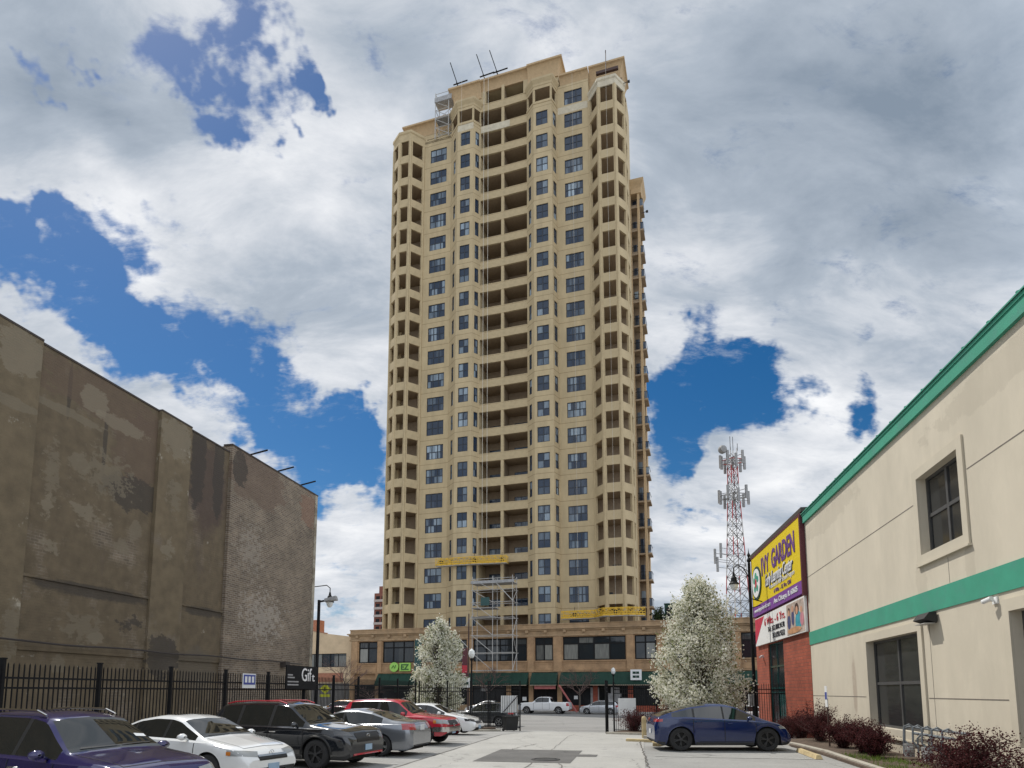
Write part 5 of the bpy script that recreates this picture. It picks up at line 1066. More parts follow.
def interp(pts, x):
    if x <= pts[0][0]: return pts[0][1]
    for (a, za), (b, zb) in zip(pts, pts[1:]):
        if x <= b: return za+(zb-za)*(x-a)/(b-a)
    return pts[-1][1]
def smooth_interp(pts, x, r=.09):
    return (interp(pts, x-r)+interp(pts, x-r/2)+interp(pts, x)*2+interp(pts, x+r/2)+interp(pts, x+r))/6
def lerp(a, b, k): return a+(b-a)*k
def make_car(name, spec, label, cat, loc, az, group='parked cars'):
    S = spec; Ln, W = S['L'], S['W']; x0, x1 = -Ln/2, Ln/2; r = S['r']; R_ = r+.055
    wf, wr = S['wf'], S['wr']; belt = S['belt']; top = S['top']
    t_ = thing(name, (loc[0], loc[1], gz(loc[0], loc[1])+.012), math.pi/2-R(az), label, cat, group)
    wind = S['windows']; cowl, roof_f, roof_r, deck = S['glass']
    xs = set(np.linspace(x0+.25, x1-.25, 44).tolist())
    for e in (x0, x1):
        sg = 1 if e == x0 else -1
        for q in (0, .02, .05, .09, .14, .2): xs.add(e+sg*q)
    for w_ in (wf, wr):
        for a in np.linspace(0, math.pi, 15): xs.add(w_+R_*math.cos(a))
    for a, b in wind: xs |= {a, b}
    xs |= {cowl, roof_f, roof_r, deck}
    xs = sorted(xs); q = [xs[0]]
    keyx = {x0, x1, cowl, roof_f, roof_r, deck, *[v for a in wind for v in a]}
    for x in xs[1:]:
        if x-q[-1] < .012:
            if x in keyx: q[-1] = x
            continue
        q.append(x)
    xs = q; clr = S.get('clr', .2)
    rows = []
    for x in xs:
        k = abs(x)/(Ln/2); hwid = W/2*(1-S.get('nose', .13)*k**7-.03*k**2)
        e = min(x-x0, x1-x)
        hwid *= 1-.07*max(0, (1-e/.22))**2
        zt = smooth_interp(top, x)
        zb = clr+.12*max(0, 1-e/.25)**2
        arch = 0
        for w_ in (wf, wr):
            if abs(x-w_) < R_: arch = max(arch, r+math.sqrt(max(0, R_*R_-(x-w_)**2)))
        zb = max(zb, arch)
        zbl = min(interp(belt, x), zt-.045)
        g = max(0, zt-zbl-.045)
        mid = max(lerp(clr, zbl, .62), zb+.04); mid = min(mid, zbl-.05)
        r1 = min(zb+.10, mid-.02)
        bul = .035*(1 if arch == 0 else 1.6)
        tum = S.get('tumble', .40)
        pts = [(hwid-(.05 if arch == 0 else .0), zb), (hwid-.004 if arch else hwid-.02, r1), (hwid, mid), (hwid-.008, lerp(mid, zbl, .6)), (hwid-.03, zbl-.012), (hwid-.055, zbl),
               (hwid-.065-.02*min(1, g*4), zbl+min(.03, .012+g*.1)), (hwid-.075-tum*g*.93-.03, zt-min(.085, .02+g*.2)), (hwid-.10-tum*g-.05, zt-min(.035, .012+g*.06)), ((hwid-.12-tum*g)*.6, zt-.004), (0, zt+.012)]
        pts[7] = (pts[7][0], max(pts[7][1], pts[6][1]+.004)); pts[8] = (pts[8][0], max(pts[8][1], pts[7][1]+.004)); 
        pts[9] = (pts[9][0], max(pts[9][1], pts[8][1]+.004)); pts[10] = (0, max(pts[10][1], pts[9][1]+.003))
        rows.append(pts)
    nr = len(rows[0]); V = []; F = {'body': MB()}
    idx = lambda i, j, s_: (i*nr+j)*2+s_
    for x, p in zip(xs, rows):
        for (y, z) in p: V += [(x, y, z), (x, -y, z)]
    tags = {}
    def put(tg, f): tags.setdefault(tg, []).append(f)
    for i in range(len(xs)-1):
        xm = (xs[i]+xs[i+1])/2
        for j in range(nr-1):
            tg = 'body'
            if j == 6 and wind[0][0] < xm < wind[-1][1] and rows[i][7][1]-rows[i][6][1] > .05: tg = 'pillar'
            if j == 6:
                for n_, (a, b) in enumerate(wind):
                    if a < xm < b and rows[i][7][1]-rows[i][6][1]+rows[i+1][7][1]-rows[i+1][6][1] > .05: tg = ('side', n_)
            if j >= 8:
                if roof_f < xm < cowl: tg = 'windshield'
                if deck < xm < roof_r: tg = 'rear_window'
                if S.get('sunroof') and S['sunroof'][0] < xm < S['sunroof'][1] and j >= 9: tg = 'sunroof'
            if j == 7 and deck < xm < roof_r and False: tg = 'rear_window'
            for s_ in (0, 1):
                f = (idx(i, j, s_), idx(i+1, j, s_), idx(i+1, j+1, s_), idx(i, j+1, s_))
                if s_ == 0: f = f[::-1]
                put((tg, s_) if isinstance(tg, tuple) else tg, f)
    for i, fl in ((0, 1), (len(xs)-1, 0)):
        for j in range(nr-1):
            f = (idx(i, j, 0), idx(i, j, 1), idx(i, j+1, 1), idx(i, j+1, 0))
            put('body', f if not fl else f[::-1])
    bv = BVHTree.FromPolygons([Vector(v) for v in V], [f for fs in tags.values() for f in fs])
    def sub(nm, fs, m_, parent=t_, two=None):
        used = sorted({i for f in fs for i in f}); mp = {a: k for k, a in enumerate(used)}
        mb = MB(); mb.v = [V[i] for i in used]; mb.f = [tuple(mp[i] for i in f) for f in fs]; mb.m = [0]*len(fs)
        if two:
            mats, fn = two
            for k, f in enumerate(mb.f):
                c = sum((Vector(mb.v[i]) for i in f), Vector())/len(f); mb.m[k] = fn(c)
            o = mb.build(nm, mats, parent, True)
        else: o = mb.build(nm, m_, parent, True)
        try: o.data.set_sharp_from_angle(angle=R(38))
        except Exception: pass
        return o
    lowc = S.get('lower')
    body = sub('body', tags['body'], S['paint'], two=([S['paint'], S.get('lowm', 'cladding'), S.get('roofm', S['paint']), S.get('hoodm', S['paint'])], lambda c: 3 if (S.get('hoodm') and c.x > .55) else 1 if (lowc and c.z < lowc) else (2 if S.get('roofm') and c.z > S['roofz'] else 0)))
    for k, fs in tags.items():
        if k == 'windshield': sub('windshield', fs, 'car_glass')
        elif k == 'pillar': sub('window_pillar', fs, 'trim_black')
        elif k == 'rear_window': sub('rear_window', fs, 'car_glass')
        elif k == 'sunroof': sub('sunroof', fs, 'car_glass')
        elif isinstance(k, tuple): sub('side_window', fs, 'car_glass')
    # patches that follow the body skin
    def patch(mb, corners, direction, n_=6, m_=6, off=.006, mi=0):
        c = [Vector(q_) for q_ in corners]; d = Vector(direction).normalized(); base = len(mb.v); ok = True; vs = []
        for i in range(n_+1):
            for j in range(m_+1):
                u, v = i/n_, j/m_; p = (c[0]*(1-u)+c[1]*u)*(1-v)+(c[3]*(1-u)+c[2]*u)*v
                h = bv.ray_cast(p-d*3, d)
                if h[0] is None: h = bv.find_nearest(p)
                vs.append(h[0]-d*off)
        mb.v += [tuple(v) for v in vs]
        for i in range(n_):
            for j in range(m_):
                a = base+i*(m_+1)+j; f = (a, a+m_+1, a+m_+2, a+1)
                nn = (vs[a-base+m_+1]-vs[a-base]).cross(vs[a-base+1]-vs[a-base])
                if nn.dot(d) > 0: f = f[::-1]
                mb.f.append(f); mb.m.append(mi)
        return mb
    # dark underbody and wheel wells
    mb = MB(); mb.box(x0+.25, x1-.25, -W/2+.24, W/2-.24, clr-.02, max(.55, r+R_-.0)); 
    for w_ in (wf, wr): mb.box(w_-R_+.01, w_+R_-.01, -W/2+.09, W/2-.09, r+R_*.62, r+R_-.012) if False else None
    mb.build('underbody', 'door_gap', t_)
    # wheels
    hub = S.get('hub', 'alloy')
    for w_ in (wf, wr):
        for sgn in (1, -1):
            yc = sgn*(W/2-.13)
            mb = MB(); prof = [(r*.66, -.105), (r*.70, -.115), (r*.93, -.11), (r, -.075), (r, .075), (r*.93, .11), (r*.70, .115), (r*.66, .105)]
            mb.lathe(prof, 28, 0, (w_, yc, r), 'Y'); wh = mb.build('wheel', 'tyre', t_, True)
            try: wh.data.set_sharp_from_angle(angle=R(40))
            except Exception: pass
            mb = MB(); y = yc+sgn*.07; rr_ = r*.68
            ring = [(rr_, -.02*sgn), (rr_, .035*sgn), (rr_*.92, .035*sgn), (rr_*.88, -.0*sgn)]
            mb.lathe(ring if sgn > 0 else ring, 28, 0, (w_, y, r), 'Y')
            mb.lathe([(0, .045*sgn), (rr_*.2, .04*sgn), (rr_*.24, 0)], 12, 0, (w_, y, r), 'Y')
            ns = S.get('spokes', 5)
            for k in range(ns):
                a = 2*math.pi*k/ns+.3*w_
                ca, sa = math.cos(a), math.sin(a)
                for da in ((-.13, .13) if ns <= 6 else (0,)):
                    c2, s2 = math.cos(a+da), math.sin(a+da)
                    mb.bar((w_+ca*rr_*.15, y+.022*sgn, r+sa*rr_*.15), (w_+c2*rr_*.93, y+.012*sgn, r+s2*rr_*.93), rr_*.10 if ns <= 6 else rr_*.09, .03)
            rim = mb.build('rim', hub, wh)
            mb = MB(); mb.lathe([(0, -.03*sgn), (rr_*.95, -.03*sgn)], 20, 0, (w_, y, r), 'Y'); mb.build('brake_disc', 'door_gap', wh)
            mb = MB(); rg_ = [R_*.0, ]
            mb.lathe([(0, 0), (R_*.98, 0)], 24, 0, (w_, sgn*(W/2-.27), r+.0), 'Y'); mb.v = [(x, y, max(z, clr)) for x, y, z in mb.v]; mb.build('wheel_well', 'door_gap', t_)
    # arches trim
    if S.get('cladding'):
        for w_ in (wf, wr):
            for sgn in (1, -1):
                mb = MB(); pts = []
                for a in np.linspace(0, math.pi, 16):
                    x = w_+(R_+.03)*math.cos(a); z = r+(R_+.03)*math.sin(a); h = bv.ray_cast(Vector((x, sgn*3, z)), Vector((0, -sgn, 0)))
                    pts.append((x, (h[0].y if h[0] else sgn*(W/2-.02))+sgn*.004, z))
                mb.tube(pts, .032, 6); mb.build('arch_trim', S['cladding'], t_)
    # seams, handles, sills
    for sgn in (1, -1):
        mb = MB(); D_ = (0, -sgn, 0)
        for x in S['doors']:
            zb = clr+.12; zt = interp(belt, x)-.02
            if abs(x-wr) < R_+.02: zb = r+math.sqrt(max(0, (R_+.02)**2-(x-wr)**2))+.03
            patch(mb, [(x-.010, sgn, zb), (x+.010, sgn, zb), (x+.010, sgn, zt), (x-.010, sgn, zt)], D_, 1, 10, .004)
        xa, xb = min(S['doors']), max(S['doors'])
        patch(mb, [(max(xa, wr+R_+.03), sgn, clr+.115), (xb, sgn, clr+.115), (xb, sgn, clr+.13), (max(xa, wr+R_+.03), sgn, clr+.13)], D_, 10, 1, .004)
        mb.build('door_seam', 'door_gap', t_)
        for x in S['doors'][:-1]:
            mb = MB(); z = interp(belt, x)-.13; h = bv.ray_cast(Vector((x+.17, sgn*3, z)), Vector((0, -sgn, 0)))
            if h[0]:
                y = h[0].y; mb.tube([(x+.07, y, z), (x+.1, y+sgn*.035, z), (x+.24, y+sgn*.035, z), (x+.27, y, z)], .014, 6); mb.build('door_handle', S.get('handle', S['paint']), t_)
        mx_ = S['mirror']; z = interp(belt, mx_)+.06; y = sgn*(W/2-.06)
        mb = MB(); c = Vector((mx_, y+sgn*.14, z+.04))
        prof = [(-.05, .3), (-.02, .85), (.04, 1.), (.09, .7), (.11, .25)]
        b0 = len(mb.v)
        for (dx, k) in prof:
            for a in range(10): an = 2*math.pi*a/10; mb.v.append((c.x+dx, c.y+.115*k*math.cos(an), c.z+.075*k*math.sin(an)))
        for i in range(4):
            for a in range(10): mb.f.append((b0+i*10+a, b0+(i+1)*10+a, b0+(i+1)*10+(a+1) % 10, b0+i*10+(a+1) % 10)[::-1]); mb.m.append(0)
        mb.f.append(tuple(range(b0, b0+10))); mb.m.append(0); mb.f.append(tuple(range(b0+40, b0+50))[::-1]); mb.m.append(0)
        mb.bar((mx_+.02, y-sgn*.02, z-.03), (mx_+.03, y+sgn*.08, z+.02), .05, .03); mb.build('mirror', S.get('mirrorm', S['paint']), t_, True)
        # lights
        fx = x1; hz0, hz1, hy0, hy1 = S['headlight']
        mb = MB(); patch(mb, [(fx-.05, sgn*hy0, hz0+.02), (fx-.45, sgn*hy1, hz0+.06), (fx-.5, sgn*hy1, hz1+.03), (fx-.05, sgn*hy0, hz1-.01)], (-1, -sgn*.75, -.12), 8, 5, .010)
        mb.build('headlight', S.get('headm', 'lamp_clear'), t_, True)
        if S.get('amber'):
            mb = MB(); patch(mb, [(fx-.38, sgn*hy1, hz0+.07), (fx-.5, sgn*(hy1), hz0+.07), (fx-.5, sgn*(hy1), hz1+.0), (fx-.38, sgn*hy1, hz1)], (-1, -sgn*1.6, -.1), 4, 3, .018); mb.build('turn_signal', 'lamp_amber', t_, True)
        tz0, tz1, ty0, ty1 = S['taillight']
        mb = MB(); patch(mb, [(x0+.03, sgn*ty0, tz0), (x0+.30, sgn*ty1, tz0+.02), (x0+.30, sgn*ty1, tz1), (x0+.03, sgn*ty0, tz1)], (1, -sgn*.75, -.05), 7, 4, .010); mb.build('taillight', 'lamp_red', t_, True)
    gz0, gz1, gy = S['grille']
    mb = MB(); patch(mb, [(x1, -gy, gz0), (x1, gy, gz0), (x1, gy*1.05, gz1), (x1, -gy*1.05, gz1)], (-1, 0, 0), 10, 4, .008); gr = mb.build('grille', 'trim_black', t_, True)
    mb = MB()
    if S.get('grille_bar'):
        patch(mb, [(x1, -gy, gz1-.035), (x1, gy, gz1-.035), (x1, gy, gz1+.005), (x1, -gy, gz1+.005)], (-1, 0, 0), 10, 1, .022); mb.build('grille_bar', S['grille_bar'], t_, True)
    if S.get('bumper'):
        b0_, b1_, bm_ = S['bumper']
        mb = MB(); patch(mb, [(x1, -W*.42, b0_), (x1, W*.42, b0_), (x1, W*.42, b1_), (x1, -W*.42, b1_)], (-1, 0, 0), 12, 3, .05)
        for sg in (1, -1): patch(mb, [(x1-.05, sg*W*.42, b0_), (x1-.5, sg*W*.48, b0_), (x1-.5, sg*W*.48, b1_), (x1-.05, sg*W*.42, b1_)], (-.6, -sg, 0), 6, 3, .04)
        mb.build('bumper', bm_, t_, True)
    mb = MB(); patch(mb, [(x1, -W*.36, clr+.06), (x1, W*.36, clr+.06), (x1, W*.36, clr+.17), (x1, -W*.36, clr+.17)], (-1, 0, 0), 10, 2, .010); mb.build('lower_intake', S.get('intake', 'trim_black'), t_, True)
    mb = MB(); patch(mb, [(x0, -W*.34, clr+.04), (x0, W*.34, clr+.04), (x0, W*.36, clr+.16), (x0, -W*.36, clr+.16)], (1, 0, 0), 10, 2, .010); mb.build('rear_valance', 'trim_black', t_, True)
    mb = MB(); h = bv.ray_cast(Vector((9, 0, S['plate'][0])), Vector((-1, 0, 0))); xx = h[0].x if h[0] else x1
    mb.box(xx+.004, xx+.02, -.16, .16, S['plate'][0]-.08, S['plate'][0]+.08); mb.build('license_plate', 'plate_blue', t_)
    mb = MB(); h = bv.ray_cast(Vector((-9, 0, S['plate'][1])), Vector((1, 0, 0))); xx = h[0].x if h[0] else x0
    mb.box(xx-.02, xx-.004, -.16, .16, S['plate'][1]-.08, S['plate'][1]+.08); mb.build('license_plate', 'plate_white', t_)
    if S.get('badge'):
        h = bv.ray_cast(Vector((9, 0, S['badge'])), Vector((-1, 0, 0)))
        if h[0]:
            mb = MB(); c = h[0]; mb.tube([(c.x+.02, .07*math.cos(a), c.z+.045*math.sin(a)) for a in np.linspace(0, 2*math.pi, 15)], .008, 5); mb.bar((c.x+.02, -.03, c.z+.03), (c.x+.02, .03, c.z-.03), .012); mb.build('badge', 'chrome', t_)
    if S.get('rails'):
        for sgn in (1, -1):
            xr0, xr1 = S['rails']; mb = MB(); pts = []
            yy = sgn*(W/2-.10-.40*(S['H']-interp(belt, 0))-.02)
            for x in np.linspace(xr0, xr1, 9): pts.append((x, yy, smooth_interp(top, x)+.03))
            pts[0] = (pts[0][0], pts[0][1], pts[0][2]-.04); pts[-1] = (pts[-1][0], pts[-1][1], pts[-1][2]-.04); mb.tube(pts, .018, 6); mb.build('roof_rail', S.get('railm', 'chrome'), t_)
    mb = MB(); hw_ = W*.36; xn = x1-.30
    for sg in (1, -1): patch(mb, [(cowl+.06, sg*(hw_+.04), 2), (xn, sg*hw_*.92, 2), (xn, sg*(hw_*.92-.012), 2), (cowl+.06, sg*(hw_+.028), 2)], (0, 0, -1), 12, 1, .004)
    patch(mb, [(xn, -hw_*.92, 2), (xn, hw_*.92, 2), (xn+.014, hw_*.92, 2), (xn+.014, -hw_*.92, 2)], (0, 0, -1), 12, 1, .004)
    mb.build('hood_seam', 'door_gap', t_)
    # wipers
    if S.get('wiper', 1):
        mb = MB(); patch(mb, [(cowl-.08, -.55, 2), (cowl-.06, .05, 2), (cowl-.045, .05, 2), (cowl-.06, -.55, 2)], (0, 0, -1), 8, 1, .014); patch(mb, [(cowl-.08, .1, 2), (cowl-.12, .6, 2), (cowl-.10, .6, 2), (cowl-.06, .1, 2)], (0, 0, -1), 8, 1, .014); mb.build('wiper', 'trim_black', t_)
        mb = MB(); patch(mb, [(cowl-.32, S.get('sticker', .45), 2), (cowl-.32, S.get('sticker', .45)+.18, 2), (cowl-.25, S.get('sticker', .45)+.18, 2), (cowl-.25, S.get('sticker', .45), 2)], (0, 0, -1), 2, 2, .01); mb.build('windshield_sticker', 'plate_white', t_)
    return t_, bv, patch
def suv(**k):
    d = dict(L=4.6, W=1.85, H=1.68, r=.35, wf=1.36, wr=-1.30, clr=.24,
             top=[(-2.3,.80),(-2.28,1.02),(-2.22,1.14),(-2.0,1.52),(-1.8,1.63),(-1,1.68),(-.1,1.67),(.3,1.61),(1.0,1.15),(1.12,1.10),(1.9,.99),(2.18,.9),(2.27,.78),(2.3,.66)],
             belt=[(-2.3,1.06),(0,1.02),(1.2,.98)], windows=[(-1.75,-1.12),(-1.05,-.12),(-.04,.92)], glass=(1.06,.34,-1.83,-2.17), doors=[-1.1,-.08,.95], mirror=.72,
             headlight=(.72,.86,.5,.88), taillight=(.85,1.1,.6,.9), grille=(.62,.80,.45), plate=(.5,.85), badge=.74, lower=.36, rails=(-1.7,.15))
    d.update(k); return d
def sedan(**k):
    d = dict(L=4.8, W=1.82, H=1.46, r=.33, wf=1.42, wr=-1.36, clr=.19,
             top=[(-2.4,.66),(-2.38,.9),(-2.3,1.03),(-1.75,1.10),(-1.62,1.13),(-.95,1.39),(-.45,1.46),(.05,1.45),(.35,1.39),(1.08,1.02),(1.2,.98),(2.0,.83),(2.28,.72),(2.37,.6),(2.4,.5)],
             belt=[(-2.4,.98),(-1.5,.98),(0,.94),(1.2,.90)], windows=[(-1.35,-1.0),(-.95,-.02),(.05,.98)], glass=(1.12,.38,-.92,-1.66), doors=[-.98,.02,1.0], mirror=.74,
             headlight=(.58,.73,.42,.86), taillight=(.78,.95,.5,.86), grille=(.52,.64,.42), plate=(.36,.72), badge=.67, tumble=.42)
    d.update(k); return d
CARS = []
def add(*a, **k): CARS.append(make_car(*a, **k)); return CARS[-1]
c = add('parked_car', suv(paint='paint_indigo', grille_bar='chrome', cladding='cladding', handle='chrome'), 'dark indigo compact suv with roof rails nearest the camera on the left', 'car', (-7.0, 10.4), 113)
c = add('parked_car', sedan(paint='paint_white', sunroof=(-.75,-.15), amber=True, grille_bar='chrome', wf=1.40), 'white older sedan with a sunroof between the indigo suv and the black suv', 'car', (-7.45, 15.2), 112)
ex = suv(L=5.0, W=2.0, H=1.77, r=.39, wf=1.47, wr=-1.40, clr=.24, paint='paint_black', hub='dark_alloy', roofm='paint_red', roofz=1.752, lowm='trim_black', cladding='trim_black', headm='lamp_smoke', handle='chrome', intake='paint_red', spokes=5,
         top=[(-2.5,.80),(-2.48,1.05),(-2.42,1.18),(-2.18,1.62),(-1.98,1.72),(-1,1.77),(0,1.765),(.38,1.70),(1.12,1.20),(1.25,1.16),(2.05,1.08),(2.38,1.0),(2.47,.86),(2.5,.7)],
         belt=[(-2.5,1.12),(0,1.09),(1.3,1.06)], windows=[(-1.95,-1.3),(-1.2,-.18),(-.08,1.0)], glass=(1.18,.42,-2.0,-2.36), doors=[-1.25,-.13,1.05], mirror=.80, headlight=(.84,.98,.62,.95), taillight=(.95,1.2,.7,.95), grille=(.7,.95,.55), plate=(.55,.95), badge=.86, rails=(-1.9,.2), railm='paint_red')
c = add('parked_car', ex, 'black full size suv with red roof trim and a red lower bumper lip', 'car', (-6.1, 18.2), 110); c[0].scale = (.965, .965, .965)
c = add('parked_car', sedan(paint='paint_silver', L=4.75, top=[(-2.38,.66),(-2.36,.9),(-2.30,1.06),(-1.75,1.10),(-1.6,1.13),(-.95,1.36),(-.4,1.44),(.05,1.43),(.35,1.37),(1.05,1.0),(1.2,.95),(2.0,.82),(2.24,.72),(2.34,.6),(2.38,.5)], plate=(.36,.86), taillight=(.80,1.0,.48,.86)), 'silver grey sedan parked nose in with its red tail light towards the lane', 'car', (-5.15, 21.3), 285)
rs = suv(L=4.55, W=1.78, H=1.70, r=.37, paint='paint_red', clr=.34, lower=.0, headm='lamp_clear', amber=True, intake='chrome', rails=None, hub='alloy',
         top=[(-2.27,.85),(-2.25,1.1),(-2.2,1.2),(-2.0,1.58),(-1.85,1.66),(-1,1.70),(.0,1.69),(.25,1.62),(.82,1.19),(.95,1.15),(1.95,1.04),(2.15,.98),(2.24,.85),(2.27,.7)],
         belt=[(-2.3,1.10),(0,1.07),(1.2,1.04)], windows=[(-1.8,-.62),(-.5,.68)], glass=(.90,.28,-1.88,-2.16), doors=[-.55,.78], mirror=.58, headlight=(.74,.93,.42,.82), grille=(.74,.92,.40), bumper=(.50,.68,'chrome'), cladding='trim_black', taillight=(.8,1.2,.68,.86), plate=(.5,.8))
c = add('parked_car', rs, 'bright red boxy two door suv facing the lane beyond the silver sedan', 'car', (-4.4, 25.4), 107)
c = add('parked_car', sedan(paint='paint_white', L=4.88, W=1.84, r=.34, headm='trim_black', hub='dark_alloy', mirrorm='paint_white', badge=.62), 'white newer sedan with black angular front parked beyond the red suv', 'car', (-3.9, 31.2), 104)
te = dict(L=4.56, W=1.92, H=1.58, r=.385, wf=1.46, wr=-1.42, clr=.20, paint='paint_navy', hub='dark_alloy', spokes=5, nose=.10, rails=None, badge=None, tumble=.46,
          top=[(-2.28,.72),(-2.26,.92),(-2.24,1.10),(-2.14,1.14),(-1.75,1.29),(-1.1,1.48),(-.4,1.57),(.0,1.57),(.45,1.51),(1.25,1.12),(1.42,1.05),(1.9,.92),(2.14,.76),(2.24,.62),(2.28,.5)],
          belt=[(-2.4,1.08),(-1.2,1.10),(0,1.04),(1.3,.97)], windows=[(-1.72,-.98),(-.93,.0),(.08,1.1)], glass=(1.3,.3,-.5,-2.12), doors=[-1.0,.04,1.08], mirror=.82,
          headlight=(.68,.80,.45,.88), taillight=(.95,1.06,.4,.86), grille=(.30,.36,.5), plate=(.42,.62), lower=.30, sticker=.3)
te['windows'] = [(-1.70, -1.0), (-.93, .0), (.06, 1.1)]
c = add('parked_car', te, 'dark blue fastback electric car with black wheels parked side on at the right', 'car', (7.15, 22.75), 92)
pk = dict(L=5.85, W=2.0, H=1.88, r=.40, wf=1.85, wr=-1.75, clr=.36, paint='paint_white', hub='alloy', nose=.10, rails=None, badge=None, wiper=0, tumble=.28,
          top=[(-2.92,.8),(-2.9,1.26),(-2.86,1.30),(-.98,1.30),(-.9,1.32),(-.74,1.80),(-.6,1.86),(.3,1.88),(.6,1.82),(1.12,1.34),(1.25,1.30),(2.55,1.20),(2.8,1.08),(2.9,.9),(2.92,.7)],
          belt=[(-2.92,1.22),(0,1.24),(1.3,1.22)], windows=[(-.68,-.0),(.1,.95)], glass=(1.2,.5,-.76,-.95), doors=[-.75,.05,1.05], mirror=.85,
          headlight=(.85,1.08,.6,.95), taillight=(.85,1.2,.8,.95), grille=(.72,1.05,.6), plate=(.6,.65), intake='chrome')
q = P(6.5, 8.55); c = add('pickup_truck', pk, 'white crew cab pickup truck parked at the far kerb facing left', 'pickup truck', (q.x, q.y), 270-17.3+17.3*2-17.3)
hb = suv(L=4.2, W=1.75, H=1.49, r=.32, wf=1.28, wr=-1.28, clr=.19, paint='paint_bright_silver', rails=None, lower=0,
         top=[(-2.1,.75),(-2.08,.98),(-2.02,1.1),(-1.8,1.35),(-1.55,1.43),(-.8,1.49),(0,1.48),(.35,1.42),(1.1,1.02),(1.22,.98),(1.85,.86),(2.03,.74),(2.1,.55)],
         belt=[(-2.1,1.0),(0,.95),(1.2,.9)], windows=[(-1.6,-1.05),(-.98,-.1),(-.02,.95)], glass=(1.12,.38,-1.6,-1.98), doors=[-1.0,-.06,.98], mirror=.72, headlight=(.6,.76,.45,.8), taillight=(.75,1.,.55,.8), grille=(.5,.62,.4), plate=(.38,.8), wiper=0)
q = P(12.6, 8.4); c = add('parked_car', hb, 'pale silver hatchback parked at the far kerb behind the pickup', 'car', (q.x, q.y), 270)
q = Vector((-1.9, 46.5)); c = add('parked_car', suv(paint='paint_grey', rails=None, wiper=0), 'dark grey suv parked on the street behind the fence left of the gate', 'car', (q.x, q.y), 270)
q = Vector((-2.7, 71.)); c = add('parked_car', sedan(paint='paint_white', wiper=0), 'white sedan on the far side of the street behind the dark grey suv', 'car', (q.x, q.y), 270)
q = Vector((-15.9, 60.)); c = add('taxi', suv(paint='paint_yellow', hoodm='paint_white', L=4.6, wiper=0, rails=None), 'yellow and white taxi across the street on the left', 'taxi', (q.x, q.y), 270)
q = Vector((-12.4, 46.5)); c = add('parked_car', sedan(paint='paint_maroon', wiper=0), 'maroon sedan on the street behind the fence beside the black suv', 'car', (q.x, q.y), 270)
q = Vector((-8.6, 49.)); c = add('parked_car', suv(paint='paint_bright_silver', wiper=0, rails=None), 'silver suv on the street seen behind the red suv roof', 'car', (q.x, q.y), 270)
q = Vector((17.2, 48.)); c = add('parked_car', sedan(paint='paint_white', wiper=0), 'white sedan on the street behind the fence by the brick building', 'car', (q.x, q.y), 270)
q = P(30., 12); c = add('parked_car', sedan(paint='paint_grey', wiper=0), 'dark sedan parked at the far kerb behind the tree on the right', 'car', (q.x, q.y), 270) if False else None
for o in bpy.data.objects:
    if o.get('category') in ('pickup truck',) : o['group'] = 'parked cars'
for o in [x for x in bpy.data.objects if x.get('category') in ('car', 'taxi', 'pickup truck')]:
    if o.location.y > 40: o.rotation_euler.z += ROT_T if True else 0
# ------------------------------------------------------------------ trees and shrubs
def leaves(name, pts, sizes, m_, parent, seed=1, aspect=.7):
    """one mesh of many small bent leaf quads at the given points"""
    rg_ = np.random.default_rng(seed); n = len(pts); P_ = np.asarray(pts); s = np.asarray(sizes)[:, None]
    a = rg_.normal(size=(n, 3)); a /= np.linalg.norm(a, axis=1)[:, None]; b = rg_.normal(size=(n, 3)); b -= a*(a*b).sum(1)[:, None]; b /= np.linalg.norm(b, axis=1)[:, None]
    v = np.empty((n, 4, 3)); v[:, 0] = P_-a*s; v[:, 1] = P_+b*s*aspect; v[:, 2] = P_+a*s; v[:, 3] = P_-b*s*aspect
    me = bpy.data.meshes.new(name); me.vertices.add(n*4); me.vertices.foreach_set('co', v.reshape(-1)); me.loops.add(n*4); me.loops.foreach_set('vertex_index', np.arange(n*4))
    me.polygons.add(n); me.polygons.foreach_set('loop_start', np.arange(n)*4); me.polygons.foreach_set('loop_total', np.full(n, 4)); me.update(calc_edges=True); me.materials.append(M[m_])
    return obj(name, me, parent)
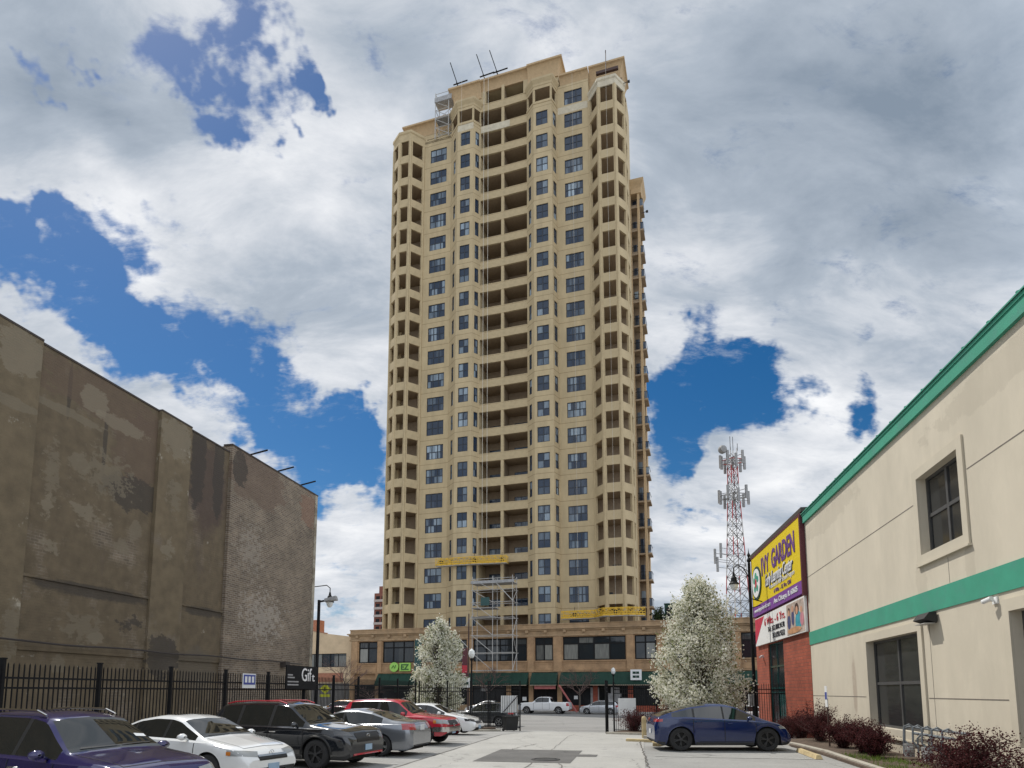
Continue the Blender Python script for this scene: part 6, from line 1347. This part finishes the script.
def blossom_tree(x, y, hgt, rad, zb, seed, label, nclump, per, lsz=.055):
    r = random.Random(seed); g = np.random.default_rng(seed); z0 = gz(x, y)
    t_ = thing('blossom_tree', (x, y, z0), 0, label, 'tree', 'white blossoming trees')
    mb = MB(); mb.tube([(0, 0, -.1), (.03, .02, .8), (0, .05, zb+.3), (.02, 0, hgt*.5), (0, 0, hgt*.8)], [.16, .13, .12, .07, .02], 9); mb.build('trunk', 'bark', t_)
    env = lambda k: rad*min(1, .62+1.6*k)*(max(0, 1-k)**.5*.97 if seed == 21 else max(0, 1-k)**.42)
    lim = MB(); cl = []
    for i in range(nclump):
        k = r.random()**1.15; z = zb+(hgt-zb)*k; R0 = env(k); a = r.uniform(0, 2*math.pi); q = math.sqrt(r.uniform(.12, 1))*r.uniform(.78, 1.0)*(1+.16*math.sin(a*3+k*7+seed)+.10*math.sin(a*5-k*13))
        c = (R0*q*math.cos(a), R0*q*math.sin(a), z+r.uniform(-.2, .2)); cl.append(c)
        if i % 2 == 0:
            zs = zb*.9+(hgt-zb)*max(0, k-.3)*.9; lim.tube([(0, 0, zs), (c[0]*.45, c[1]*.45, lerp(zs, z, .6)), c], [.055, .034, .012], 4, 0, False)
    lim.build('limbs', 'bark', t_)
    cl = np.array(cl); n = nclump*per
    base = np.repeat(cl, per, axis=0); sg = rad*.062; pts = base+g.normal(size=(n, 3))*[sg, sg, sg*1.25]
    # spiky shoots at the outline
    sh = []
    for i in range(150):
        c = cl[r.randrange(nclump)]; d = Vector((c[0], c[1], (c[2]-zb)*.4+.9)).normalized(); ln = r.uniform(.2, .62)*rad*.5
        for j in range(26): k = j/26; sh.append([c[0]+d.x*ln*k+r.gauss(0, .05), c[1]+d.y*ln*k+r.gauss(0, .05), c[2]+d.z*ln*k+r.gauss(0, .05)])
    pts = np.vstack([pts, sh]); n = len(pts); pick = g.random(n)
    sel = pick < .80; leaves('blossom_crown', pts[sel], g.uniform(.5, 1.15, sel.sum())*lsz, 'blossom', t_, seed, .85)
    sel = ~sel; leaves('leaf_crown', pts[sel], g.uniform(.5, 1.1, sel.sum())*lsz*1.1, 'young_leaf', t_, seed+1)
    return t_
blossom_tree(10.05, 34.4, 8.0, 3.25, 1.1, 21, 'larger white blossoming tree behind the blue electric car', 400, 88, .064)
blossom_tree(-4.9, 43., 7.0, 2.3, 1.3, 22, 'smaller white blossoming tree left of the gate behind the white sedan', 260, 66, .068)
def shrub(x, y, w, h, seed, label, m_='shrub_leaf', grp='dark red barberry shrubs in the planting beds', n=11000, lz=.023):
    g = np.random.default_rng(seed); r = random.Random(seed); z0 = gz(x, y)+.05
    t_ = thing('barberry_shrub' if m_ == 'shrub_leaf' else 'evergreen_shrub', (x, y, z0), 0, label, 'shrub', grp)
    mb = MB(); pts = []
    nst = 70
    for i in range(nst):
        a = r.uniform(0, 6.28); q = math.sqrt(r.random()); e = (w/2*q*math.cos(a)*r.uniform(.8, 1.15), w/2*q*math.sin(a)*r.uniform(.8, 1.15), h*math.sqrt(max(.08, 1-q*q*.75))*r.uniform(.62, 1.08))
        m1 = (e[0]*.4, e[1]*.4, e[2]*.6); mb.tube([(e[0]*.12, e[1]*.12, 0), m1, e], [.012, .009, .004], 4, 0, False)
        for j in range(int(n/nst)):
            k = r.random()**.6; p = [e[b]*k*(.4+.6*k) if b < 2 else e[2]*k for b in range(3)]; s_ = .06*w/1.5+.012; pts.append([p[0]+r.gauss(0, s_), p[1]+r.gauss(0, s_), max(.02, p[2]+r.gauss(0, s_*.7))])
    mb.build('stems', 'twig', t_); leaves('foliage', pts, g.uniform(.6, 1.3, len(pts))*lz, m_, t_, seed)
    return t_
for i, (t, d, w_, h, lab) in enumerate(((6.7, 29.6, 2.0, 1.25, 'dark red shrub against the brick wall behind the nose of the blue car'), (6.9, 27.3, 1.9, 1.55, 'tallest dark red shrub at the corner where brick meets the cream wall'),
        (6.85, 24.3, 1.5, 1.1, 'dark red shrub right behind the accessible parking sign'), (6.95, 22.3, 1.7, 1.15, 'broad dark red shrub below the large lower window'), (6.75, 20.9, 1.0, .95, 'small dark red shrub left of the gas meters'),
        (6.7, 15.3, 2.4, 1.2, 'nearest wide dark red shrub in the right corner by the gas meters'), (6.6, 31.6, 1.6, 1.0, 'farthest dark red shrub beneath the green glass strip'))):
    q = Lt(t, d); shrub(q.x, q.y, w_, h, 50+i, lab)
for i, (t, d, w_, h, lab) in enumerate(((-.4, 36.2, 2.1, 1.5, 'dark red hedge shrub just right of the gate post'), (1.3, 36.1, 2.2, 1.6, 'dark red hedge shrub under the left side of the large tree'), (2.9, 36.0, 1.9, 1.3, 'dark red hedge shrub under the middle of the large tree'), (4.8, 35.9, 1.9, 1.2, 'dark red hedge shrub behind the blue car windows'))):
    q = Lt(t, d); shrub(q.x, q.y, w_, h, 70+i, lab, n=5000, lz=.032)
q = Lt(-9.9, 37.3); shrub(q.x, q.y, .9, .5, 81, 'small green plant at the foot of the fence left of the gate', 'grass_blade', None, 900, .04)
q = P(18.6, 1.5); o = shrub(q.x, q.y, 2.0, 2.6, 82, 'dark evergreen shrub on the podium roof beside the green box', 'hedge_leaf', None, 2500, .09); o.location.z = 9.5
# grass tufts
g = np.random.default_rng(9); n = 2600; tt = g.uniform(6.0, 7.3, n); dd = g.uniform(15.5, 21.8, n)
v = []; f = []
for i in range(n):
    if g.random() > .5+.5*math.sin(dd[i]*2.2+tt[i]*3): continue
    p = Lt(tt[i], dd[i]); h = g.uniform(.05, .16); a = g.uniform(0, 6.28); dx, dy = .01*math.cos(a), .01*math.sin(a); lx, ly = g.normal(0, .03, 2); b = len(v)
    v += [(p.x-dx, p.y-dy, .06), (p.x+dx, p.y+dy, .06), (p.x+lx, p.y+ly, .06+h)]; f.append((b, b+1, b+2))
me = bpy.data.meshes.new('grass'); me.from_pydata(v, [], f); me.materials.append(M['grass_blade']); tag(obj('grass', me), 'bright green grass growing along the kerb by the gas meters', 'grass', kind='stuff')
def bare_tree(x, y, hgt, seed, label, spread=1.0):
    r = random.Random(seed); t_ = thing('bare_tree', (x, y, gz(x, y)), 0, label, 'tree', 'bare street trees'); 
    mb = MB(); mb.tube([(0, 0, 0), (.04, 0, hgt*.3), (0, .03, hgt*.45)], [.12, .09, .07], 7); mb.build('trunk', 'bark', t_)
    mb = MB()
    def br(p, d, ln, rad_, dep):
        q_ = p+d*ln; mb.tube([p, (p+q_)/2+Vector((r.gauss(0, .04), r.gauss(0, .04), 0))*ln, q_], [rad_, rad_*.8, rad_*.6], 4, 0, False)
        if dep == 0: return
        for _ in range(3 if dep > 1 else 4):
            nd_ = (d+Vector((r.gauss(0, .5), r.gauss(0, .5), r.gauss(.1, .3)))).normalized(); br(p+d*ln*r.uniform(.5, 1), nd_, ln*r.uniform(.55, .8), rad_*.55, dep-1)
    for i in range(6):
        a = i*1.05+r.uniform(-.3, .3); br(Vector((0, .03, hgt*r.uniform(.3, .46))), Vector((math.cos(a)*spread*.8, math.sin(a)*spread*.8, .75)).normalized(), hgt*.24, .05, 4)
    mb.build('crown', 'twig', t_)
q = P(-19.6, 7.5); bare_tree(q.x, q.y, 8., 31, 'bare reddish twigged tree in front of the beige building')
q = P(-1.2, 6.0); bare_tree(q.x, q.y, 6.4, 32, 'bare young tree under the scaffold in front of the green awning')
q = P(9.9, 6.0); bare_tree(q.x, q.y, 6.2, 33, 'bare spreading young tree in front of the awning behind the silver hatchback', 1.4)
q = P(-16.4, 7.0); bare_tree(q.x, q.y, 4.4, 34, 'low bare tangled tree left of the green store sign', 1.8)
CLOUD_BACK = 1.0
CLOUD_GAIN = 10.
# ------------------------------------------------------------------ camera, sky, sun
cam = bpy.data.cameras.new('camera'); co = bpy.data.objects.new('camera', cam); col.objects.link(co)
co.location = (0, 0, 2.0); co.rotation_euler = (R(96.6), 0, 0)
cam.sensor_width = 36; cam.lens = 36*640/1024; cam.shift_y = 233.5/1024; cam.clip_start = .1; cam.clip_end = 3000
scn.camera = co
SAZ, SEL = R(-46), R(56)
sd = Vector((math.sin(SAZ)*math.cos(SEL), math.cos(SAZ)*math.cos(SEL), math.sin(SEL)))
sun = bpy.data.lights.new('sun', 'SUN'); sun.energy = 3.6; sun.angle = R(.6); sun.color = (1., .95, .87)
so = bpy.data.objects.new('sun', sun); col.objects.link(so); so.rotation_euler = (-sd).to_track_quat('-Z', 'Y').to_euler()
w = bpy.data.worlds.new('World'); scn.world = w; w.use_nodes = True; t = w.node_tree; L = t.links
bg = t.nodes['Background']
sky = nd(t, 'ShaderNodeTexSky', sky_type='NISHITA', sun_disc=False, sun_elevation=SEL, sun_rotation=SAZ, air_density=1.0, dust_density=.4, ozone_density=3.)
bg.inputs['Strength'].default_value = .1
tc = nd(t, 'ShaderNodeTexCoord'); D = tc.outputs['Generated']
sp = nd(t, 'ShaderNodeSeparateXYZ'); L.new(D, sp.inputs[0])
def mth(op, a, b=None, clamp=False):
    n = nd(t, 'ShaderNodeMath', operation=op, use_clamp=clamp)
    for i, v in enumerate((a, b)):
        if v is None: continue
        if isinstance(v, (int, float)): n.inputs[i].default_value = v
        else: L.new(v, n.inputs[i])
    return n.outputs[0]
zz = mth('ADD', mth('MAXIMUM', sp.outputs[2], 0.), .45)
cb = nd(t, 'ShaderNodeCombineXYZ'); L.new(mth('DIVIDE', sp.outputs[0], zz), cb.inputs[0]); L.new(mth('DIVIDE', sp.outputs[1], zz), cb.inputs[1])
PL = cb.outputs[0]
def noise(scale, detail=8., rough=.6, vec=None, loc=(0, 0, 0), rot=0., st=(1, 1, 1), dist=0.):
    mp = nd(t, 'ShaderNodeMapping'); mp.inputs['Location'].default_value = loc; mp.inputs['Rotation'].default_value = (0, 0, rot); mp.inputs['Scale'].default_value = st
    L.new(vec or PL, mp.inputs[0])
    n = nd(t, 'ShaderNodeTexNoise', i_Scale=scale, i_Detail=detail, i_Roughness=rough, i_Distortion=dist); L.new(mp.outputs[0], n.inputs['Vector']); return n
# warped direction for ragged cloud edges
def warped(amt, sc):
    wn = noise(sc, 5., .6, D); a = nd(t, 'ShaderNodeVectorMath', operation='SUBTRACT'); L.new(wn.outputs['Color'], a.inputs[0]); a.inputs[1].default_value = (.5, .5, .5)
    s_ = nd(t, 'ShaderNodeVectorMath', operation='SCALE'); L.new(a.outputs[0], s_.inputs[0]); s_.inputs['Scale'].default_value = amt
    b_ = nd(t, 'ShaderNodeVectorMath', operation='ADD'); L.new(D, b_.inputs[0]); L.new(s_.outputs[0], b_.inputs[1]); return b_.outputs[0]
WD = warped(.30, 6.)
TH = R(6.6)
def pdir(px, py):
    a = (px-512)/640; b = (617.5-py)/640
    return Vector((a, math.cos(TH)-b*math.sin(TH), math.sin(TH)+b*math.cos(TH))).normalized()
def blobs(lst, vec):
    out = None
    for q in lst:
        px, py, r = q[:3]; wgt = q[3] if len(q) > 3 else 1.
        c = pdir(px, py)
        sq = math.cos(math.atan(math.hypot(px-512, py-617.5)/640))
        ang = r/640*sq*1.0
        ds = nd(t, 'ShaderNodeVectorMath', operation='DISTANCE'); L.new(vec, ds.inputs[0]); ds.inputs[1].default_value = c
        mr = nd(t, 'ShaderNodeMapRange', interpolation_type='SMOOTHSTEP', n_1=ang*1.7, n_2=0., n_3=0., n_4=wgt); L.new(ds.outputs['Value'], mr.inputs[0])
        out = mr.outputs[0] if out is None else mth('ADD', out, mr.outputs[0])
    return out
BLUE = [(238,15,50),(228,62,46),(190,96,38),(268,62,30),(160,104,22),(205,120,22),(282,90,20),(75,98,13,.8),(108,73,10,.8),(380,60,20,.55),(372,160,14,.4),
 (5,232,30),(30,262,36),(70,290,40),(110,320,42),(150,350,44),(60,262,18),(195,365,44),(240,385,46),(290,395,46),(335,425,46),(372,450,44),(330,478,34),(40,318,30),(372,420,26),(265,440,30,.8),(108,240,18,.7),
 (700,360,40),(690,395,44),(735,385,40),(665,430,34),(770,400,28,.8),(700,425,24,.7),(662,500,26),(695,508,22),(790,300,16,.7),(868,412,22),(660,330,18),(840,370,12,.5),(705,600,16,.6),(672,545,18,.6),
 (345,590,14,.7),(322,545,14,.6),(366,625,22,.7),(385,480,20,.6),(735,610,22,.6),(330,640,18,.5)]
WHITE = [(45,318,14,.7),(20,330,14,.7),(215,395,12,.5),(150,395,10,.4),(265,420,14,.5),(190,408,12,.4)]
blue = mth('MINIMUM', blobs(BLUE, WD), 1.15)
n1 = noise(5.5, 12., .66, rot=R(-35), st=(1, 1.5, 1), dist=.25)
n2 = noise(12., 9., .7, rot=R(-35), st=(1, 2.6, 1), dist=.4)
cov = mth('ADD', mth('MULTIPLY', n1.outputs[0], 3.5), mth('MULTIPLY', n2.outputs[0], 1.9))
cov = mth('ADD', cov, -1.30)
dens = mth('ADD', cov, mth('MULTIPLY', blue, -1.40))
wh = blobs(WHITE, WD)
dens = mth('ADD', dens, wh)
low = nd(t, 'ShaderNodeMapRange', n_1=.0, n_2=.12, n_3=.15, n_4=0.); L.new(sp.outputs[2], low.inputs[0])
dm = nd(t, 'ShaderNodeMapRange', interpolation_type='SMOOTHSTEP', n_1=-.05, n_2=1.15); L.new(mth('ADD', dens, low.outputs[0]), dm.inputs[0])
# cloud shading
DARK = [(60,40,120,.7),(150,140,70,.45),(40,150,70,.4),(330,270,60,.35),(380,310,60,.4),(430,60,60,.25),(720,90,120,.65),(800,200,110,.5),(900,120,130,.75),(1000,230,110,.8),(960,40,90,.5),(670,180,60,.5),(20,190,40,.3),(250,230,40,.2)]
BRI = [(110,260,60,.6),(90,215,50,.4),(200,150,50,.45),(290,160,50,.5),(230,120,40,.4),(130,300,40,.5),(310,340,40,.35),(690,250,50,.5),(740,330,45,.5),(840,330,60,.35),(330,200,50,.3),(860,460,60,.55),(790,440,50,.5),(350,510,40,.5),(690,560,50,.5),(340,590,50,.5),(760,520,50,.5),(220,410,30,.5),(350,120,50,.3),(1000,330,60,.2)]
W2 = warped(.3, 2.5)
sh = mth('SUBTRACT', mth('MULTIPLY', blobs(BRI, W2), 1.35), mth('MULTIPLY', blobs(DARK, W2), 1.3))
n3 = noise(4.6, 10., .62, rot=R(-35), st=(1, 2.0, 1), loc=(4, 7, 0), dist=.3)
shn = mth('ADD', mth('MULTIPLY', sh, .42), mth('MULTIPLY', mth('SUBTRACT', n3.outputs[0], .46), 2.4))
# side of the sky facing the sun from behind the viewer is front lit and brighter
anti = nd(t, 'ShaderNodeVectorMath', operation='DOT_PRODUCT'); L.new(D, anti.inputs[0]); anti.inputs[1].default_value = Vector((-sd.x, -sd.y, 0)).normalized()
am = nd(t, 'ShaderNodeMapRange', n_1=-.1, n_2=.6, n_3=0., n_4=CLOUD_BACK); L.new(anti.outputs['Value'], am.inputs[0])
cr = nd(t, 'ShaderNodeValToRGB'); L.new(mth('ADD', mth('MULTIPLY', shn, .5), .5), cr.inputs[0])
e = cr.color_ramp.elements; e[0].position = .0; e[0].color = (.24, .30, .38, 1); e[1].position = .92; e[1].color = (.97, .98, 1., 1)
e_ = cr.color_ramp.elements.new(.4); e_.color = (.44, .50, .58, 1); e_ = cr.color_ramp.elements.new(.68); e_.color = (.73, .76, .81, 1)
cs = nd(t, 'ShaderNodeVectorMath', operation='SCALE'); L.new(cr.outputs[0], cs.inputs[0]); L.new(mth('ADD', mth('MULTIPLY', am.outputs[0], CLOUD_GAIN), CLOUD_GAIN), cs.inputs['Scale'])
hs = nd(t, 'ShaderNodeHueSaturation', i_Saturation=1.40, i_Value=.76); L.new(sky.outputs[0], hs.inputs['Color'])
mx = nd(t, 'ShaderNodeMixRGB'); L.new(dm.outputs[0], mx.inputs[0]); L.new(hs.outputs[0], mx.inputs[1]); L.new(cs.outputs[0], mx.inputs[2])
L.new(mx.outputs[0], bg.inputs['Color'])
w.cycles.sampling_method = 'MANUAL'; w.cycles.sample_map_resolution = 512
scn.view_settings.view_transform = 'Standard'; scn.view_settings.look = 'None'; scn.view_settings.exposure = 0; scn.view_settings.gamma = 1
